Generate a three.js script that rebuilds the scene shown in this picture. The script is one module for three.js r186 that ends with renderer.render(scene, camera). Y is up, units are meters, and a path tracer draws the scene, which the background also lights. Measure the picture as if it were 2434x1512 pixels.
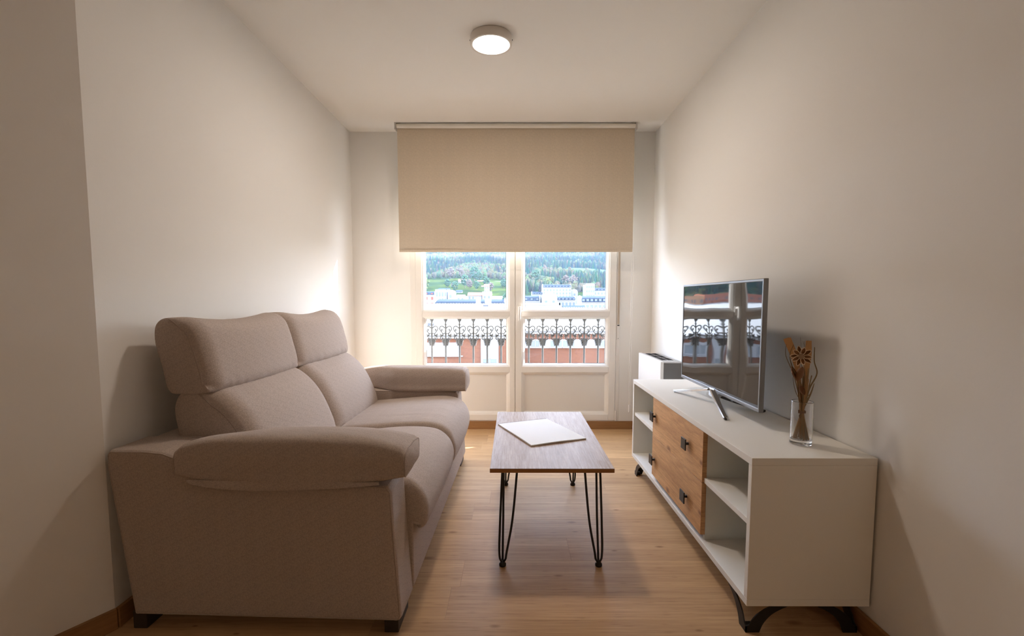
import * as THREE from 'three';
import { mergeGeometries, mergeVertices } from 'three/addons/utils/BufferGeometryUtils.js';
import { RoundedBoxGeometry } from 'three/addons/geometries/RoundedBoxGeometry.js';
import { RectAreaLightUniformsLib } from 'three/addons/lights/RectAreaLightUniformsLib.js';

// ------------------------------------------------------------------ camera, sky, sun, exposure
const scene = new THREE.Scene();
const V = (x, y, z) => new THREE.Vector3(x, y, z);
const FOCAL = 1145, FULL_H = 1600;                                   // lens in pixels of the 2434 x 1512 frame; the lens is shifted up a little
const camera = new THREE.PerspectiveCamera(2 * Math.atan(FULL_H / 2 / FOCAL) * 180 / Math.PI, 2434 / FULL_H, 0.05, 6000);
camera.setViewOffset(2434, FULL_H, 0, 0, 2434, 1512);
camera.position.set(0, 1.117, 0);
camera.rotation.set(-0.0767, 0.0026, 0, 'YXZ');
scene.add(camera);

const SUN = V(1.66, 1.07, -1).normalize();                            // towards the sun: low winter sun, outside to the right
const sun = new THREE.DirectionalLight(new THREE.Color(1, 0.98, 0.95), 6);
sun.position.copy(SUN).multiplyScalar(60).add(V(0, 1, -4));
sun.target.position.set(0, 1, -4);
sun.castShadow = true;
sun.shadow.mapSize.set(4096, 4096);
Object.assign(sun.shadow.camera, { left: -40, right: 40, top: 40, bottom: -40, near: 1, far: 200 });
scene.add(sun, sun.target);
const SKY = 3.3;
{ // clear, slightly hazy sky: paler towards the horizon, a broad glow round the sun
  const W = 256, H = 128, data = new Float32Array(W * H * 4);
  for (let j = 0; j < H; j++) {
    const up = ((j + 0.5) / H - 0.5) * Math.PI, y = Math.sin(up), a = Math.pow(1 - Math.max(0, y), 3);
    for (let i = 0; i < W; i++) {
      const ro = ((i + 0.5) / W - 0.5) * 2 * Math.PI, c = Math.cos(up) * Math.cos(ro) * SUN.x + y * SUN.y + Math.cos(up) * Math.sin(ro) * SUN.z;
      const glow = 0.3 * Math.pow(Math.max(0, c), 5), k = (j * W + i) * 4;
      data[k] = SKY * (0.46 + 0.50 * a + glow); data[k + 1] = SKY * (0.61 + 0.37 * a + glow * 0.97); data[k + 2] = SKY * (0.90 + 0.13 * a + glow * 0.92); data[k + 3] = 1;
    }
  }
  const t = new THREE.DataTexture(data, W, H, THREE.RGBAFormat, THREE.FloatType);
  t.mapping = THREE.EquirectangularReflectionMapping; t.magFilter = THREE.LinearFilter; t.needsUpdate = true;
  scene.background = t;
}
const renderer = new THREE.WebGLRenderer({ antialias: true });
renderer.toneMapping = THREE.LinearToneMapping;
renderer.toneMappingExposure = 5.0;
renderer.shadowMap.enabled = true;
RectAreaLightUniformsLib.init();
const LAMP = { color: new THREE.Color(1, 0.85, 0.73), power: 28, rear: new THREE.Color(1, 0.72, 0.49), rearPower: 21 };  // rear values: unseen lamp behind the camera, lighting surfaces that face it
scene.fog = new THREE.FogExp2(new THREE.Color(0.46, 0.67, 1.0), 0.00008);

// ------------------------------------------------------------------ helpers
let seed = 7;
const rnd = () => { seed = (seed + 0x6d2b79f5) | 0; let t = Math.imul(seed ^ (seed >>> 15), 1 | seed); t = (t + Math.imul(t ^ (t >>> 7), 61 | t)) ^ t; return ((t ^ (t >>> 14)) >>> 0) / 4294967296; };
const rr = (a, b) => a + (b - a) * rnd();
const lerp = (a, b, t) => a + (b - a) * t, clamp = (x, a, b) => Math.min(b, Math.max(a, x)), sm = (a, b, x) => { const t = clamp((x - a) / (b - a), 0, 1); return t * t * (3 - 2 * t); };
const hash = (x, y, s) => { let h = (Math.imul(x, 374761393) + Math.imul(y, 668265263) + Math.imul(s, 974634747)) | 0; h = Math.imul(h ^ (h >>> 13), 1274126177); return ((h ^ (h >>> 16)) >>> 0) / 4294967296; };
function vnoise(x, y, px, py, s) {                                    // value noise, tiling every px by py cells
  const ix = Math.floor(x), iy = Math.floor(y), fx = x - ix, fy = y - iy, u = fx * fx * (3 - 2 * fx), v = fy * fy * (3 - 2 * fy);
  const m = (a, p) => ((a % p) + p) % p, x0 = m(ix, px), x1 = m(ix + 1, px), y0 = m(iy, py), y1 = m(iy + 1, py);
  return lerp(lerp(hash(x0, y0, s), hash(x1, y0, s), u), lerp(hash(x0, y1, s), hash(x1, y1, s), u), v);
}
function tex(w, h, f, srgb = true) {                                  // f(u, v) -> [r, g, b] in 0..1
  const d = new Uint8Array(w * h * 4);
  for (let j = 0; j < h; j++) for (let i = 0; i < w; i++) {
    const c = f(i / w, j / h), k = (j * w + i) * 4;
    d[k] = clamp(c[0], 0, 1) * 255; d[k + 1] = clamp(c[1], 0, 1) * 255; d[k + 2] = clamp(c[2], 0, 1) * 255; d[k + 3] = 255;
  }
  const t = new THREE.DataTexture(d, w, h);
  t.wrapS = t.wrapT = THREE.RepeatWrapping; t.magFilter = THREE.LinearFilter; t.minFilter = THREE.LinearMipmapLinearFilter; t.generateMipmaps = true;
  if (srgb) t.colorSpace = THREE.SRGBColorSpace;
  t.needsUpdate = true;
  return t;
}
const rep = (t, x, y, rot = 0) => { const c = t.clone(); c.repeat.set(x, y); c.rotation = rot; c.needsUpdate = true; return c; };
const mat = (color, o = {}) => new THREE.MeshStandardMaterial({ color, roughness: 0.6, ...o });
const phys = (color, o = {}) => new THREE.MeshPhysicalMaterial({ color, roughness: 0.6, ...o });

const clean = (g) => { const o = g.index ? g.toNonIndexed() : g; for (const k of Object.keys(o.attributes)) if (!['position', 'normal', 'uv'].includes(k)) o.deleteAttribute(k); o.morphAttributes = {}; return o; };
function metric(g0, axis = 0) {                                       // uv in metres from the facing of each triangle; axis 1 turns the grain
  const g = clean(g0), p = g.attributes.position, uv = new Float32Array(p.count * 2), a = V(), b = V(), c = V(), n = V();
  for (let i = 0; i < p.count; i += 3) {
    a.fromBufferAttribute(p, i); b.fromBufferAttribute(p, i + 1); c.fromBufferAttribute(p, i + 2);
    n.copy(b).sub(a).cross(c.clone().sub(a));
    const ax = Math.abs(n.x), ay = Math.abs(n.y), az = Math.abs(n.z), k = ay >= ax && ay >= az ? 1 : ax >= az ? 0 : 2;
    [a, b, c].forEach((v, j) => {
      let s = k === 0 ? [v.z, v.y] : k === 1 ? [v.x, v.z] : [v.x, v.y];
      if (axis) s = [s[1], s[0]];
      uv[(i + j) * 2] = s[0]; uv[(i + j) * 2 + 1] = s[1];
    });
  }
  g.setAttribute('uv', new THREE.BufferAttribute(uv, 2));
  return g;
}
const join = (list) => { const gs = list.map(clean).map((g) => { if (!g.attributes.uv) g.setAttribute('uv', new THREE.BufferAttribute(new Float32Array(g.attributes.position.count * 2), 2)); if (!g.attributes.normal) g.computeVertexNormals(); return g; }); return gs.length === 1 ? gs[0] : mergeGeometries(gs); };
const box = (x0, x1, y0, y1, z0, z1, r = 0, seg = 2) => {
  const w = Math.abs(x1 - x0), h = Math.abs(y1 - y0), d = Math.abs(z1 - z0);
  const g = r > 0 ? new RoundedBoxGeometry(w, h, d, seg, Math.min(r, w / 2.01, h / 2.01, d / 2.01)) : new THREE.BoxGeometry(w, h, d);
  return metric(g.translate((x0 + x1) / 2, (y0 + y1) / 2, (z0 + z1) / 2));
};
const tube = (pts, r, seg = 24, rad = 8, closed = false) => clean(new THREE.TubeGeometry(new THREE.CatmullRomCurve3(pts, closed, 'centripetal'), seg, r, rad, closed));
const rod = (a, b, r0, r1 = r0, n = 10) => { const d = b.clone().sub(a), g = new THREE.CylinderGeometry(r1, r0, d.length(), n); g.applyQuaternion(new THREE.Quaternion().setFromUnitVectors(V(0, 1, 0), d.clone().normalize())); return clean(g.translate((a.x + b.x) / 2, (a.y + b.y) / 2, (a.z + b.z) / 2)); };
const lathe = (pts, n = 32) => clean(new THREE.LatheGeometry(pts.map((p) => new THREE.Vector2(p[0], p[1])), n));
const poly = (pts) => { const s = new THREE.Shape(); pts.forEach((p, i) => (i ? s.lineTo(p[0], p[1]) : s.moveTo(p[0], p[1]))); return s; };
const dense = (pts, step) => pts.flatMap((p, i) => { const q = pts[(i + 1) % pts.length], n = Math.max(1, Math.round(Math.hypot(q[0] - p[0], q[1] - p[1]) / step)); return Array.from({ length: n }, (_, k) => [lerp(p[0], q[0], k / n), lerp(p[1], q[1], k / n)]); });
const smoothPts = (pts, n, closed = false) => new THREE.CatmullRomCurve3(pts.map((p) => V(p[0], p[1], 0)), closed, 'centripetal').getPoints(n).map((p) => [p.x, p.y]);
const extrude = (pts, depth, bevel = 0, seg = 2) => clean(new THREE.ExtrudeGeometry(poly(pts), { depth: depth - 2 * bevel, bevelEnabled: bevel > 0, bevelSize: bevel, bevelThickness: bevel, bevelOffset: -bevel, bevelSegments: seg, curveSegments: 8 })).translate(0, 0, bevel);

const used = new Map();
const numbered = (n) => { const k = used.get(n) ?? 0; used.set(n, k + 1); return k ? n + '_' + String(k).padStart(3, '0') : n; };
const shadow = (m) => { m.castShadow = m.receiveShadow = true; return m; };
function obj(name, geos, material, parent = scene) {
  const m = shadow(new THREE.Mesh(Array.isArray(geos) ? join(geos) : geos, material));
  m.name = parent === scene ? numbered(name) : name;
  parent.add(m);
  return m;
}
function tag(o, label, category, group) { Object.assign(o.userData, { label, category }); if (group) o.userData.group = group; return o; }
function thing(name, label, category, at = [0, 0, 0], turn = 0, group) {
  const o = new THREE.Group(); o.name = numbered(name); scene.add(o); o.position.set(...at); o.rotation.y = turn;
  return tag(o, label, category, group);
}
function struct(name, geos, material, parent = scene) {
  const o = geos ? obj(name, geos, material, parent) : new THREE.Group();
  if (!geos) { o.name = parent === scene ? numbered(name) : name; parent.add(o); }
  if (parent === scene) o.userData.kind = 'structure';
  return o;
}
const sub = (name, parent) => { const g = new THREE.Group(); g.name = name; parent.add(g); return g; };

// ------------------------------------------------------------------ textures
// wood: grain runs along u. One tile is len x wid metres.
function wood(w, h, len, wid, base, dark, o = {}) {
  const { fine = 0.5, broad = 0.5, knots = 0, s = 1, bands = 9, pore = 0.3 } = o, K = [];
  for (let i = 0; i < knots; i++) K.push([hash(i, 1, s + 50), hash(i, 2, s + 50), 0.5 + hash(i, 3, s + 50)]);
  return tex(w, h, (u, v) => {
    let wv = v, kn = 0;
    for (const [ku, kv, ks] of K) {
      let du = (u - ku) * len, dv = (v - kv) * wid; du -= len * Math.round(du / len); dv -= wid * Math.round(dv / wid);
      const r = Math.hypot(du * 0.45, dv) / (0.012 * ks);
      if (r < 5) { wv += (dv >= 0 ? 1 : -1) * 0.006 / wid * Math.exp(-r * 0.7); kn += Math.exp(-r * r * 1.2); }
    }
    const warp = (vnoise(u * 4, v * 6, 4, 6, s + 1) - 0.5) * 0.03;
    const a = vnoise(u * 3, (wv + warp) * bands, 3, bands, s + 2), b = vnoise(u * 8, (wv + warp) * bands * 5, 8, bands * 5, s + 3);
    const c = vnoise(u * 14, wv * bands * 22, 14, bands * 22, s + 4), d = vnoise(u * 60, wv * bands * 40, 60, bands * 40, s + 5);
    let t = broad * (0.55 * a + 0.45 * b) + fine * (0.5 * c + 0.2 * d) + pore * Math.max(0, d - 0.72) * 2;
    t = clamp(t, 0, 1); t = Math.max(t, clamp(kn, 0, 1));
    return [lerp(base[0], dark[0], t), lerp(base[1], dark[1], t), lerp(base[2], dark[2], t)];
  });
}
const T_floor = wood(2048, 1024, 2.6, 1.3, [0.87, 0.725, 0.55], [0.62, 0.485, 0.34], { knots: 16, s: 11, bands: 10 });
const T_top = wood(1024, 1024, 1.0, 0.5, [0.79, 0.72, 0.66], [0.47, 0.345, 0.245], { fine: 0.72, broad: 0.34, s: 23, bands: 9, pore: 0.25 });
const T_oak = wood(1024, 1024, 0.75, 0.45, [0.95, 0.75, 0.52], [0.57, 0.39, 0.24], { knots: 7, s: 37, bands: 8, fine: 0.4 });
const T_base = wood(512, 128, 1.2, 0.1, [0.70, 0.52, 0.325], [0.49, 0.34, 0.195], { s: 41, bands: 3 });
const T_weave = tex(256, 256, (u, v) => {                             // heathered twill, 6 cm a side
  const x = u * 64, y = v * 64, wv = 0.5 + 0.5 * Math.sin((x + y) * Math.PI / 2) * Math.sin((x - y) * Math.PI * 0.5);
  const n = vnoise(u * 128, v * 128, 128, 128, 3), m = vnoise(u * 24, v * 24, 24, 24, 4), k = 0.74 + 0.10 * wv + 0.2 * (n - 0.5) + 0.10 * (m - 0.5);
  return [k, k * 0.985, k * 0.97];
});
const T_weaveB = tex(256, 256, (u, v) => { const x = u * 64, y = v * 64, k = 0.5 + 0.35 * Math.sin((x + y) * Math.PI / 2) * Math.sin((x - y) * Math.PI * 0.5) + 0.3 * (vnoise(u * 128, v * 128, 128, 128, 3) - 0.5); return [k, k, k]; }, false);
const T_plaster = tex(512, 512, (u, v) => { const k = 0.5 + 0.35 * (vnoise(u * 40, v * 40, 40, 40, 5) - 0.5) + 0.4 * (vnoise(u * 160, v * 160, 160, 160, 6) - 0.5); return [k, k, k]; }, false);
const T_brick = tex(512, 512, (u, v) => {                             // 2 m x 1.28 m, only for the house across the street
  const row = Math.floor(v * 20), x = u * 8 + (row % 2) * 0.5, fx = x - Math.floor(x), fy = v * 20 - row, m = fx < 0.04 || fy < 0.14, n = hash(Math.floor(x) % 8, row, 9) * 0.16 + 0.9;
  return m ? [0.42, 0.32, 0.26] : [0.365 * n, 0.235 * n, 0.175 * n];
});
const T_linen = tex(256, 256, (u, v) => { const k = 0.94 + 0.05 * Math.sin(u * 128 * Math.PI) * Math.sin(v * 128 * Math.PI) + 0.06 * (vnoise(u * 10, v * 128, 10, 128, 2) - 0.5) + 0.06 * (vnoise(u * 128, v * 10, 128, 10, 8) - 0.5); return [k, k, k]; });
const T_wobble = (() => {                                             // slow waviness of the screen film, in floats so that it stays smooth
  const n = 128, d = new Float32Array(n * n * 4);
  for (let j = 0; j < n; j++) for (let i = 0; i < n; i++) { const u = i / n, v = j / n; d.fill(0.5 + 0.5 * (vnoise(u * 5, v * 3, 5, 3, 71) - 0.5) + 0.2 * (vnoise(u * 9, v * 6, 9, 6, 72) - 0.5), (j * n + i) * 4, (j * n + i) * 4 + 3); d[(j * n + i) * 4 + 3] = 1; }
  const t = new THREE.DataTexture(d, n, n, THREE.RGBAFormat, THREE.FloatType);
  t.wrapS = t.wrapT = THREE.RepeatWrapping; t.magFilter = THREE.LinearFilter; t.needsUpdate = true;
  return t;
})();

// ------------------------------------------------------------------ materials
const M = {
  wall: mat(new THREE.Color().setRGB(0.87, 0.845, 0.80), { roughness: 0.92, bumpMap: rep(T_plaster, 1.6, 1.6), bumpScale: 0.0002 }),
  ceiling: mat(new THREE.Color().setRGB(0.87, 0.835, 0.775), { roughness: 0.95, bumpMap: rep(T_plaster, 1.6, 1.6), bumpScale: 0.0002 }),
  pvc: mat(new THREE.Color().setRGB(0.83, 0.79, 0.73), { roughness: 0.38 }),
  pvcPanel: mat(new THREE.Color().setRGB(0.78, 0.74, 0.68), { roughness: 0.45 }),
  gasket: mat(0x2b2a28, { roughness: 0.8 }),
  glass: phys(0xffffff, { transmission: 1, roughness: 0, ior: 1.5, thickness: 0 }),
  base: mat(0xffffff, { map: rep(T_base, 1 / 1.2, 1 / 0.1), roughness: 0.5 }),
  sofa: phys(new THREE.Color().setRGB(0.80, 0.675, 0.59), { map: rep(T_weave, 16, 16), bumpMap: rep(T_weaveB, 16, 16), bumpScale: 0.0006, roughness: 0.95, sheen: 0.25, sheenColor: new THREE.Color(0.9, 0.8, 0.72), sheenRoughness: 0.5 }),
  piping: phys(new THREE.Color().setRGB(0.70, 0.58, 0.50), { map: rep(T_weave, 16, 16), roughness: 0.95 }),
  darkFoot: mat(new THREE.Color().setRGB(0.035, 0.025, 0.02), { roughness: 0.5 }),
  white: mat(new THREE.Color().setRGB(0.84, 0.81, 0.74), { roughness: 0.5, bumpMap: rep(T_plaster, 4, 4), bumpScale: 0.00012 }),
  whiteIn: mat(new THREE.Color().setRGB(0.84, 0.82, 0.72), { roughness: 0.55 }),
  oak: mat(0xffffff, { map: rep(T_oak, 1 / 0.75, 1 / 0.45), roughness: 0.55 }),
  edge: mat(new THREE.Color().setRGB(1.0, 0.80, 0.52), { map: rep(T_base, 1 / 1.2, 1 / 0.1), roughness: 0.5 }),
  top: phys(0xffffff, { map: rep(T_top, 1, 2), roughness: 0.45, specularIntensity: 0.3 }),
  black: mat(new THREE.Color().setRGB(0.022, 0.020, 0.018), { roughness: 0.45, metalness: 0.3 }),
  iron: mat(new THREE.Color().setRGB(0.055, 0.052, 0.046), { roughness: 0.5, metalness: 0.1 }),
  blind: mat(new THREE.Color().setRGB(0.76, 0.64, 0.49), { map: rep(T_linen, 10, 10), roughness: 0.9 }),
  paper: mat(new THREE.Color().setRGB(0.86, 0.87, 0.88), { roughness: 0.8 }),
};

// ------------------------------------------------------------------ the room
const ZB = -4.1, XL = -1.355, XR = 1.178, CH = 2.5, ZC = -1.56, ZR = 3.4;
const LX = -1.90, LZ = -0.62;                                         // the left wall turns outwards here
{
  const fl = struct('floor');
  obj('subfloor', box(-3.2, 1.5, -0.12, -0.014, -4.35, ZR + 0.1), mat(0x5a4a3a, { roughness: 0.9 }), fl);
  const tones = [[1, 1, 1], [0.95, 0.93, 0.91], [1.04, 1.02, 0.99], [0.98, 0.96, 0.95]].map((c) => phys(new THREE.Color().setRGB(...c), { map: rep(T_floor, 1 / 2.6, 1 / 1.3), roughness: 0.46, specularIntensity: 0.24 }));
  const W = 0.192, L = 1.285;
  let row = 0;
  for (let z = ZB; z < ZR; z += W, row++) {
    const off = (hash(row, 5, 77) * 0.9 + row * 0.37) % 1 * L;
    for (let x = -1.36 - off; x < 1.18; x += L) {
      const x0 = Math.max(x, z > ZC ? -3.2 : -1.36), x1 = Math.min(x + L, 1.19), far = z > -1.2;
      if (x1 - x0 < 0.02) continue;
      const z1 = Math.min(z + W, ZR), g = box(x0 + 0.00012, x1 - 0.00012, -0.014, 0, z + 0.00012, z1 - 0.00012, 0.0005, 1);
      const uv = g.attributes.uv, ou = hash(row, Math.floor(x * 10), 3) * 2.6, ov = hash(row, Math.floor(x * 10), 4) * 1.3;
      for (let i = 0; i < uv.count; i++) uv.setXY(i, uv.getX(i) + ou, uv.getY(i) + ov);
      obj('plank', g, tones[Math.floor(hash(row, Math.floor(x * 7), 6) * 4)], fl);
      if (far && x1 < 1.1) continue;
    }
    if (z > ZC) for (let x = -1.36 - off - L; x > -3.3; x -= L) {
      const x0 = Math.max(x, -3.2); if (x + L - x0 < 0.02) continue;
      obj('plank', box(x0 + 0.0003, x + L - 0.0003, -0.014, 0, z + 0.0003, Math.min(z + W, ZR) - 0.0003, 0.0009, 1), tones[row % 4], fl);
    }
  }
  struct('ceiling', box(-3.2, 1.5, CH, CH + 0.15, -4.3, ZR + 0.1), M.ceiling);
  struct('wall_right', box(XR, XR + 0.15, 0, CH, -4.3, ZR + 0.1), M.wall);
  struct('wall_left', box(XL - 0.15, XL, 0, CH, -4.3, ZC), M.wall);
  const dx = LX - XL, dz = LZ - ZC, len = Math.hypot(dx, dz), nx = -dz / len, nz = dx / len;   // outward normal of the splayed wall
  const splay = (t, y0, y1, back) => metric(extrude([[XL - nx * t, -(ZC - nz * t)], [LX - nx * t, -(LZ - nz * t)], [LX + nx * back, -(LZ + nz * back)], [XL + nx * back, -(ZC + nz * back)]], y1 - y0).rotateX(-Math.PI / 2).translate(0, y0, 0));
  struct('wall_splay', splay(0, 0, CH, 0.13), M.wall);
  struct('wall_side', box(LX - 1.2, LX, 0, CH, LZ, LZ - 0.13), M.wall);
  struct('wall_far_left', box(-3.2, -3.05, 0, CH, LZ, ZR), M.wall);
  struct('wall_rear', box(-3.2, 1.5, 0, CH, ZR, ZR + 0.1), M.wall);
  // window wall with its opening
  const [ox0, ox1, oy0, oy1] = [-0.87, 0.905, 0.07, 2.02];
  struct('wall_back', [box(-1.5, ox0, 0, CH, ZB, -4.3), box(ox1, 1.32, 0, CH, ZB, -4.3), box(ox0, ox1, oy1, CH, ZB, -4.3), box(ox0, ox1, -0.1, oy0, ZB, -4.3)], M.wall);
  struct('baseboard_back', box(XL, XR, 0, 0.07, ZB, ZB + 0.014, 0.003), M.base);
  struct('baseboard_right', metric(box(XR - 0.014, XR, 0, 0.07, ZB + 0.014, ZR, 0.003)), M.base);
  struct('baseboard_left', box(XL, XL + 0.014, 0, 0.07, ZB + 0.014, ZC, 0.003), M.base);
  struct('baseboard_splay', splay(0.014, 0, 0.07, 0), M.base);
}

// ------------------------------------------------------------------ balcony door
{
  const d = struct('door_1');
  const zf = ZB + 0.012;
  // fixed frame round the opening
  obj('door_frame', [box(-0.872, -0.826, 0.07, 2.02, -4.17, ZB + 0.004, 0.003), box(0.874, 0.907, 0.07, 2.02, -4.17, ZB + 0.004, 0.003), box(-0.872, 0.907, 1.965, 2.02, -4.17, ZB + 0.004, 0.003), box(-0.872, 0.907, 0.07, 0.077, -4.17, ZB + 0.004)], M.pvc, d);
  const leaf = (x0, x1, gx0, gx1) => {                                // stile edges, glass edges
    const l = sub('door_leaf', d), zb = -4.165;
    const bx0 = gx0 - 0.028, bx1 = gx1 + 0.028;                       // bead outer edges
    const rails = [[0.077, 0.13], [0.494, 0.545], [0.974, 1.02], [1.92, 1.963]];
    obj('stile', box(x0, bx0, 0.077, 1.963, zb, zf, 0.004), M.pvc, l);
    obj('stile', box(bx1, x1, 0.077, 1.963, zb, zf, 0.004), M.pvc, l);
    for (const [a, b] of rails) obj('rail', box(bx0, bx1, a, b, zb, zf, 0.003), M.pvc, l);
    const bead = (y0, y1) => {                                        // sloping bead, mitred at the corners
      const w = 0.028, zi = zf - 0.024, P = [], q = (a, b, c, e) => P.push(a, b, c, a, c, e);
      const o = [[bx0, y0], [bx1, y0], [bx1, y1], [bx0, y1]], n = [[bx0 + w, y0 + w * 0.85], [bx1 - w, y0 + w * 0.85], [bx1 - w, y1 - w * 0.85], [bx0 + w, y1 - w * 0.85]];
      const m = o.map((p, i) => [lerp(p[0], n[i][0], 0.35), lerp(p[1], n[i][1], 0.35)]);
      for (let i = 0; i < 4; i++) {
        const j = (i + 1) % 4, v = (p, z) => V(p[0], p[1], z);
        q(v(o[i], zf - 0.004), v(o[j], zf - 0.004), v(m[j], zf - 0.008), v(m[i], zf - 0.008));
        q(v(m[i], zf - 0.008), v(m[j], zf - 0.008), v(n[j], zi), v(n[i], zi));
        q(v(n[i], zi), v(n[j], zi), v(n[j], zi - 0.03), v(n[i], zi - 0.03));
      }
      const g = new THREE.BufferGeometry().setFromPoints(P); g.computeVertexNormals();
      obj('bead', metric(g), M.pvc, l);
      return [n[0][0], n[1][0], n[0][1], n[2][1]];
    };
    for (const [y0, y1] of [[0.545, 0.974], [1.02, 1.92]]) {
      const [a, b, c, e] = bead(y0, y1);
      obj('gasket', [box(a, a + 0.0025, c, e, zf - 0.034, zf - 0.0385), box(b - 0.0025, b, c, e, zf - 0.034, zf - 0.0385), box(a, b, c, c + 0.0025, zf - 0.034, zf - 0.0385), box(a, b, e - 0.0025, e, zf - 0.034, zf - 0.0385)], M.gasket, l);
      obj('glass_pane', new THREE.PlaneGeometry(b - a + 0.01, e - c + 0.01).translate((a + b) / 2, (c + e) / 2, zf - 0.04), M.glass, l);
    }
    const [a, b, c, e] = bead(0.13, 0.494);
    obj('bottom_panel', box(a - 0.01, b + 0.01, c - 0.01, e + 0.01, -4.13, zf - 0.026), M.pvcPanel, l);
  };
  leaf(-0.826, 0.0145, -0.744, -0.06);
  leaf(0.0185, 0.873, 0.1, 0.787);
  obj('leaf_seam', box(0.0145, 0.0185, 0.08, 1.96, -4.16, ZB - 0.004), M.pvcPanel, d);
  const h = sub('handle', d);
  obj('handle_plate', box(0.037, 0.069, 1.02, 1.10, zf, zf + 0.01, 0.005, 3).translate(0, -0.04, 0), M.pvc, h);
  obj('handle_lever', [rod(V(0.053, 1.045, zf + 0.005), V(0.053, 1.045, zf + 0.05), 0.011), tube([V(0.053, 1.055, zf + 0.05), V(0.053, 1.0, zf + 0.055), V(0.053, 0.94, zf + 0.05)], 0.0095, 16, 10)], M.pvc, h);
  obj('hinge', [rod(V(0.879, 0.085, zf + 0.008), V(0.879, 0.165, zf + 0.008), 0.0075), rod(V(0.879, 0.078, zf + 0.008), V(0.879, 0.084, zf + 0.008), 0.006)], M.pvc, d);
}
{ // roller shutter strap at the right of the door
  const t = thing('shutter_strap', 'narrow beige shutter strap in a slot right of the balcony door', 'strap', [0.893, 0.775, ZB + 0.004]);
  obj('strap', box(-0.008, 0.008, 0.13, 1.36, 0.002, 0.0035), mat(new THREE.Color().setRGB(0.55, 0.45, 0.35), { roughness: 0.9 }), t);
  obj('slot_guide', [box(-0.0135, -0.009, 0.125, 1.36, 0, 0.007, 0.001), box(0.009, 0.0135, 0.125, 1.36, 0, 0.007, 0.001)], M.pvc, t);
  obj('cover_plate', box(-0.013, 0.013, 0, 0.13, 0, 0.006, 0.002), M.pvc, t);
  obj('strap_slot', box(-0.009, 0.009, 0.118, 0.127, 0.0055, 0.0068), M.gasket, t);
  obj('screw', rod(V(0, 0.012, 0.005), V(0, 0.012, 0.0072), 0.003), M.iron, t);
}
{ // roller blind
  const z = -3.915, x0 = -0.917, x1 = 0.958;
  const t = thing('roller_blind', 'plain beige roller blind lowered halfway over the balcony door', 'blind', [0, 0, 0]);
  const cloth = new THREE.PlaneGeometry(x1 - x0, 0.965, 40, 30), p = cloth.attributes.position;
  const shell = [];
  for (const s of [0.0006, -0.0006]) {
    const c = cloth.clone(), q = c.attributes.position;
    for (let i = 0; i < p.count; i++) q.setXYZ(i, p.getX(i) + (x0 + x1) / 2, p.getY(i) + 1.9925, z + s + 0.0025 * Math.sin(p.getX(i) * 3.1 + 1) * sm(0.5, -0.4, p.getY(i)));
    if (s < 0) c.index.array.reverse();
    c.computeVertexNormals();
    shell.push(metric(c));
  }
  obj('fabric', shell, M.blind, t);
  obj('tube', rod(V(x0, 2.476, z + 0.0185), V(x1, 2.476, z + 0.0185), 0.0175, 0.0175, 24), mat(new THREE.Color().setRGB(0.80, 0.75, 0.66), { roughness: 0.5 }), t);
  obj('bottom_bar', box(x0, x1, 1.497, 1.519, z - 0.006, z + 0.006, 0.005, 3), M.blind, t);
  for (const [x, s] of [[x0, -1], [x1, 1]]) obj('bracket', [box(x + s * 0.002, x + s * 0.014, 2.445, CH, z - 0.02, z + 0.037, 0.004), box(x - s * 0.03, x + s * 0.014, 2.4945, CH, z - 0.02, z + 0.037, 0.002)], mat(new THREE.Color().setRGB(0.55, 0.52, 0.47), { roughness: 0.45 }), t);
  const chain = [];
  for (const o of [-0.006, 0.008]) chain.push(tube([V(x1 + 0.006 + o, 2.45, z - 0.02), V(x1 + 0.005 + o, 1.3, z - 0.02), V(x1 + 0.002 + o, 0.24, z - 0.02)], 0.0013, 40, 6));
  const bead = new THREE.SphereGeometry(0.0022, 6, 4);
  for (let y = 0.25; y < 2.44; y += 0.012) for (const o of [-0.006, 0.008]) chain.push(clean(bead.clone().translate(x1 + 0.005 + o, y, z - 0.02)));
  obj('pull_chain', chain, M.pvc, t);
  obj('chain_weight', clean(new THREE.CapsuleGeometry(0.008, 0.05, 4, 12).translate(x1 + 0.003, 0.215, z - 0.02)), M.pvc, t);
}
// ------------------------------------------------------------------ ceiling lamps
function ceilingLamp(label, x, z, color, power) {
  const t = thing('ceiling_lamp', label, 'lamp', [x, 2.5, z]);
  obj('housing', lathe([[0, 0], [0.1085, 0], [0.1105, -0.004], [0.1105, -0.04], [0.109, -0.044], [0.1065, -0.0455], [0.099, -0.0445], [0.097, -0.042]], 64), mat(new THREE.Color().setRGB(0.74, 0.68, 0.61), { roughness: 0.45 }), t);
  const glow = new THREE.MeshStandardMaterial({ color: 0xffffff, roughness: 0.5, emissive: new THREE.Color(1, 0.93, 0.82), emissiveIntensity: 1.2 });
  obj('lamp_diffuser', lathe([[0.0985, -0.043], [0.08, -0.0445], [0.04, -0.0452], [0, -0.0455]], 64), glow, t);
  for (const a of [0.05, Math.PI - 0.03]) obj('screw', rod(V(Math.cos(a) * 0.110, -0.02, Math.sin(a) * 0.110), V(Math.cos(a) * 0.1135, -0.02, Math.sin(a) * 0.1135), 0.003), M.iron, t);
  const l = new THREE.RectAreaLight(color, power, 0.174, 0.174);
  l.position.set(0, -0.047, 0); l.rotation.x = -Math.PI / 2;
  t.add(l);
}
ceilingLamp('round white ceiling lamp with a glowing disc, fixed above the coffee table', -0.117, -2.655, LAMP.color, LAMP.power);
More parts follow.
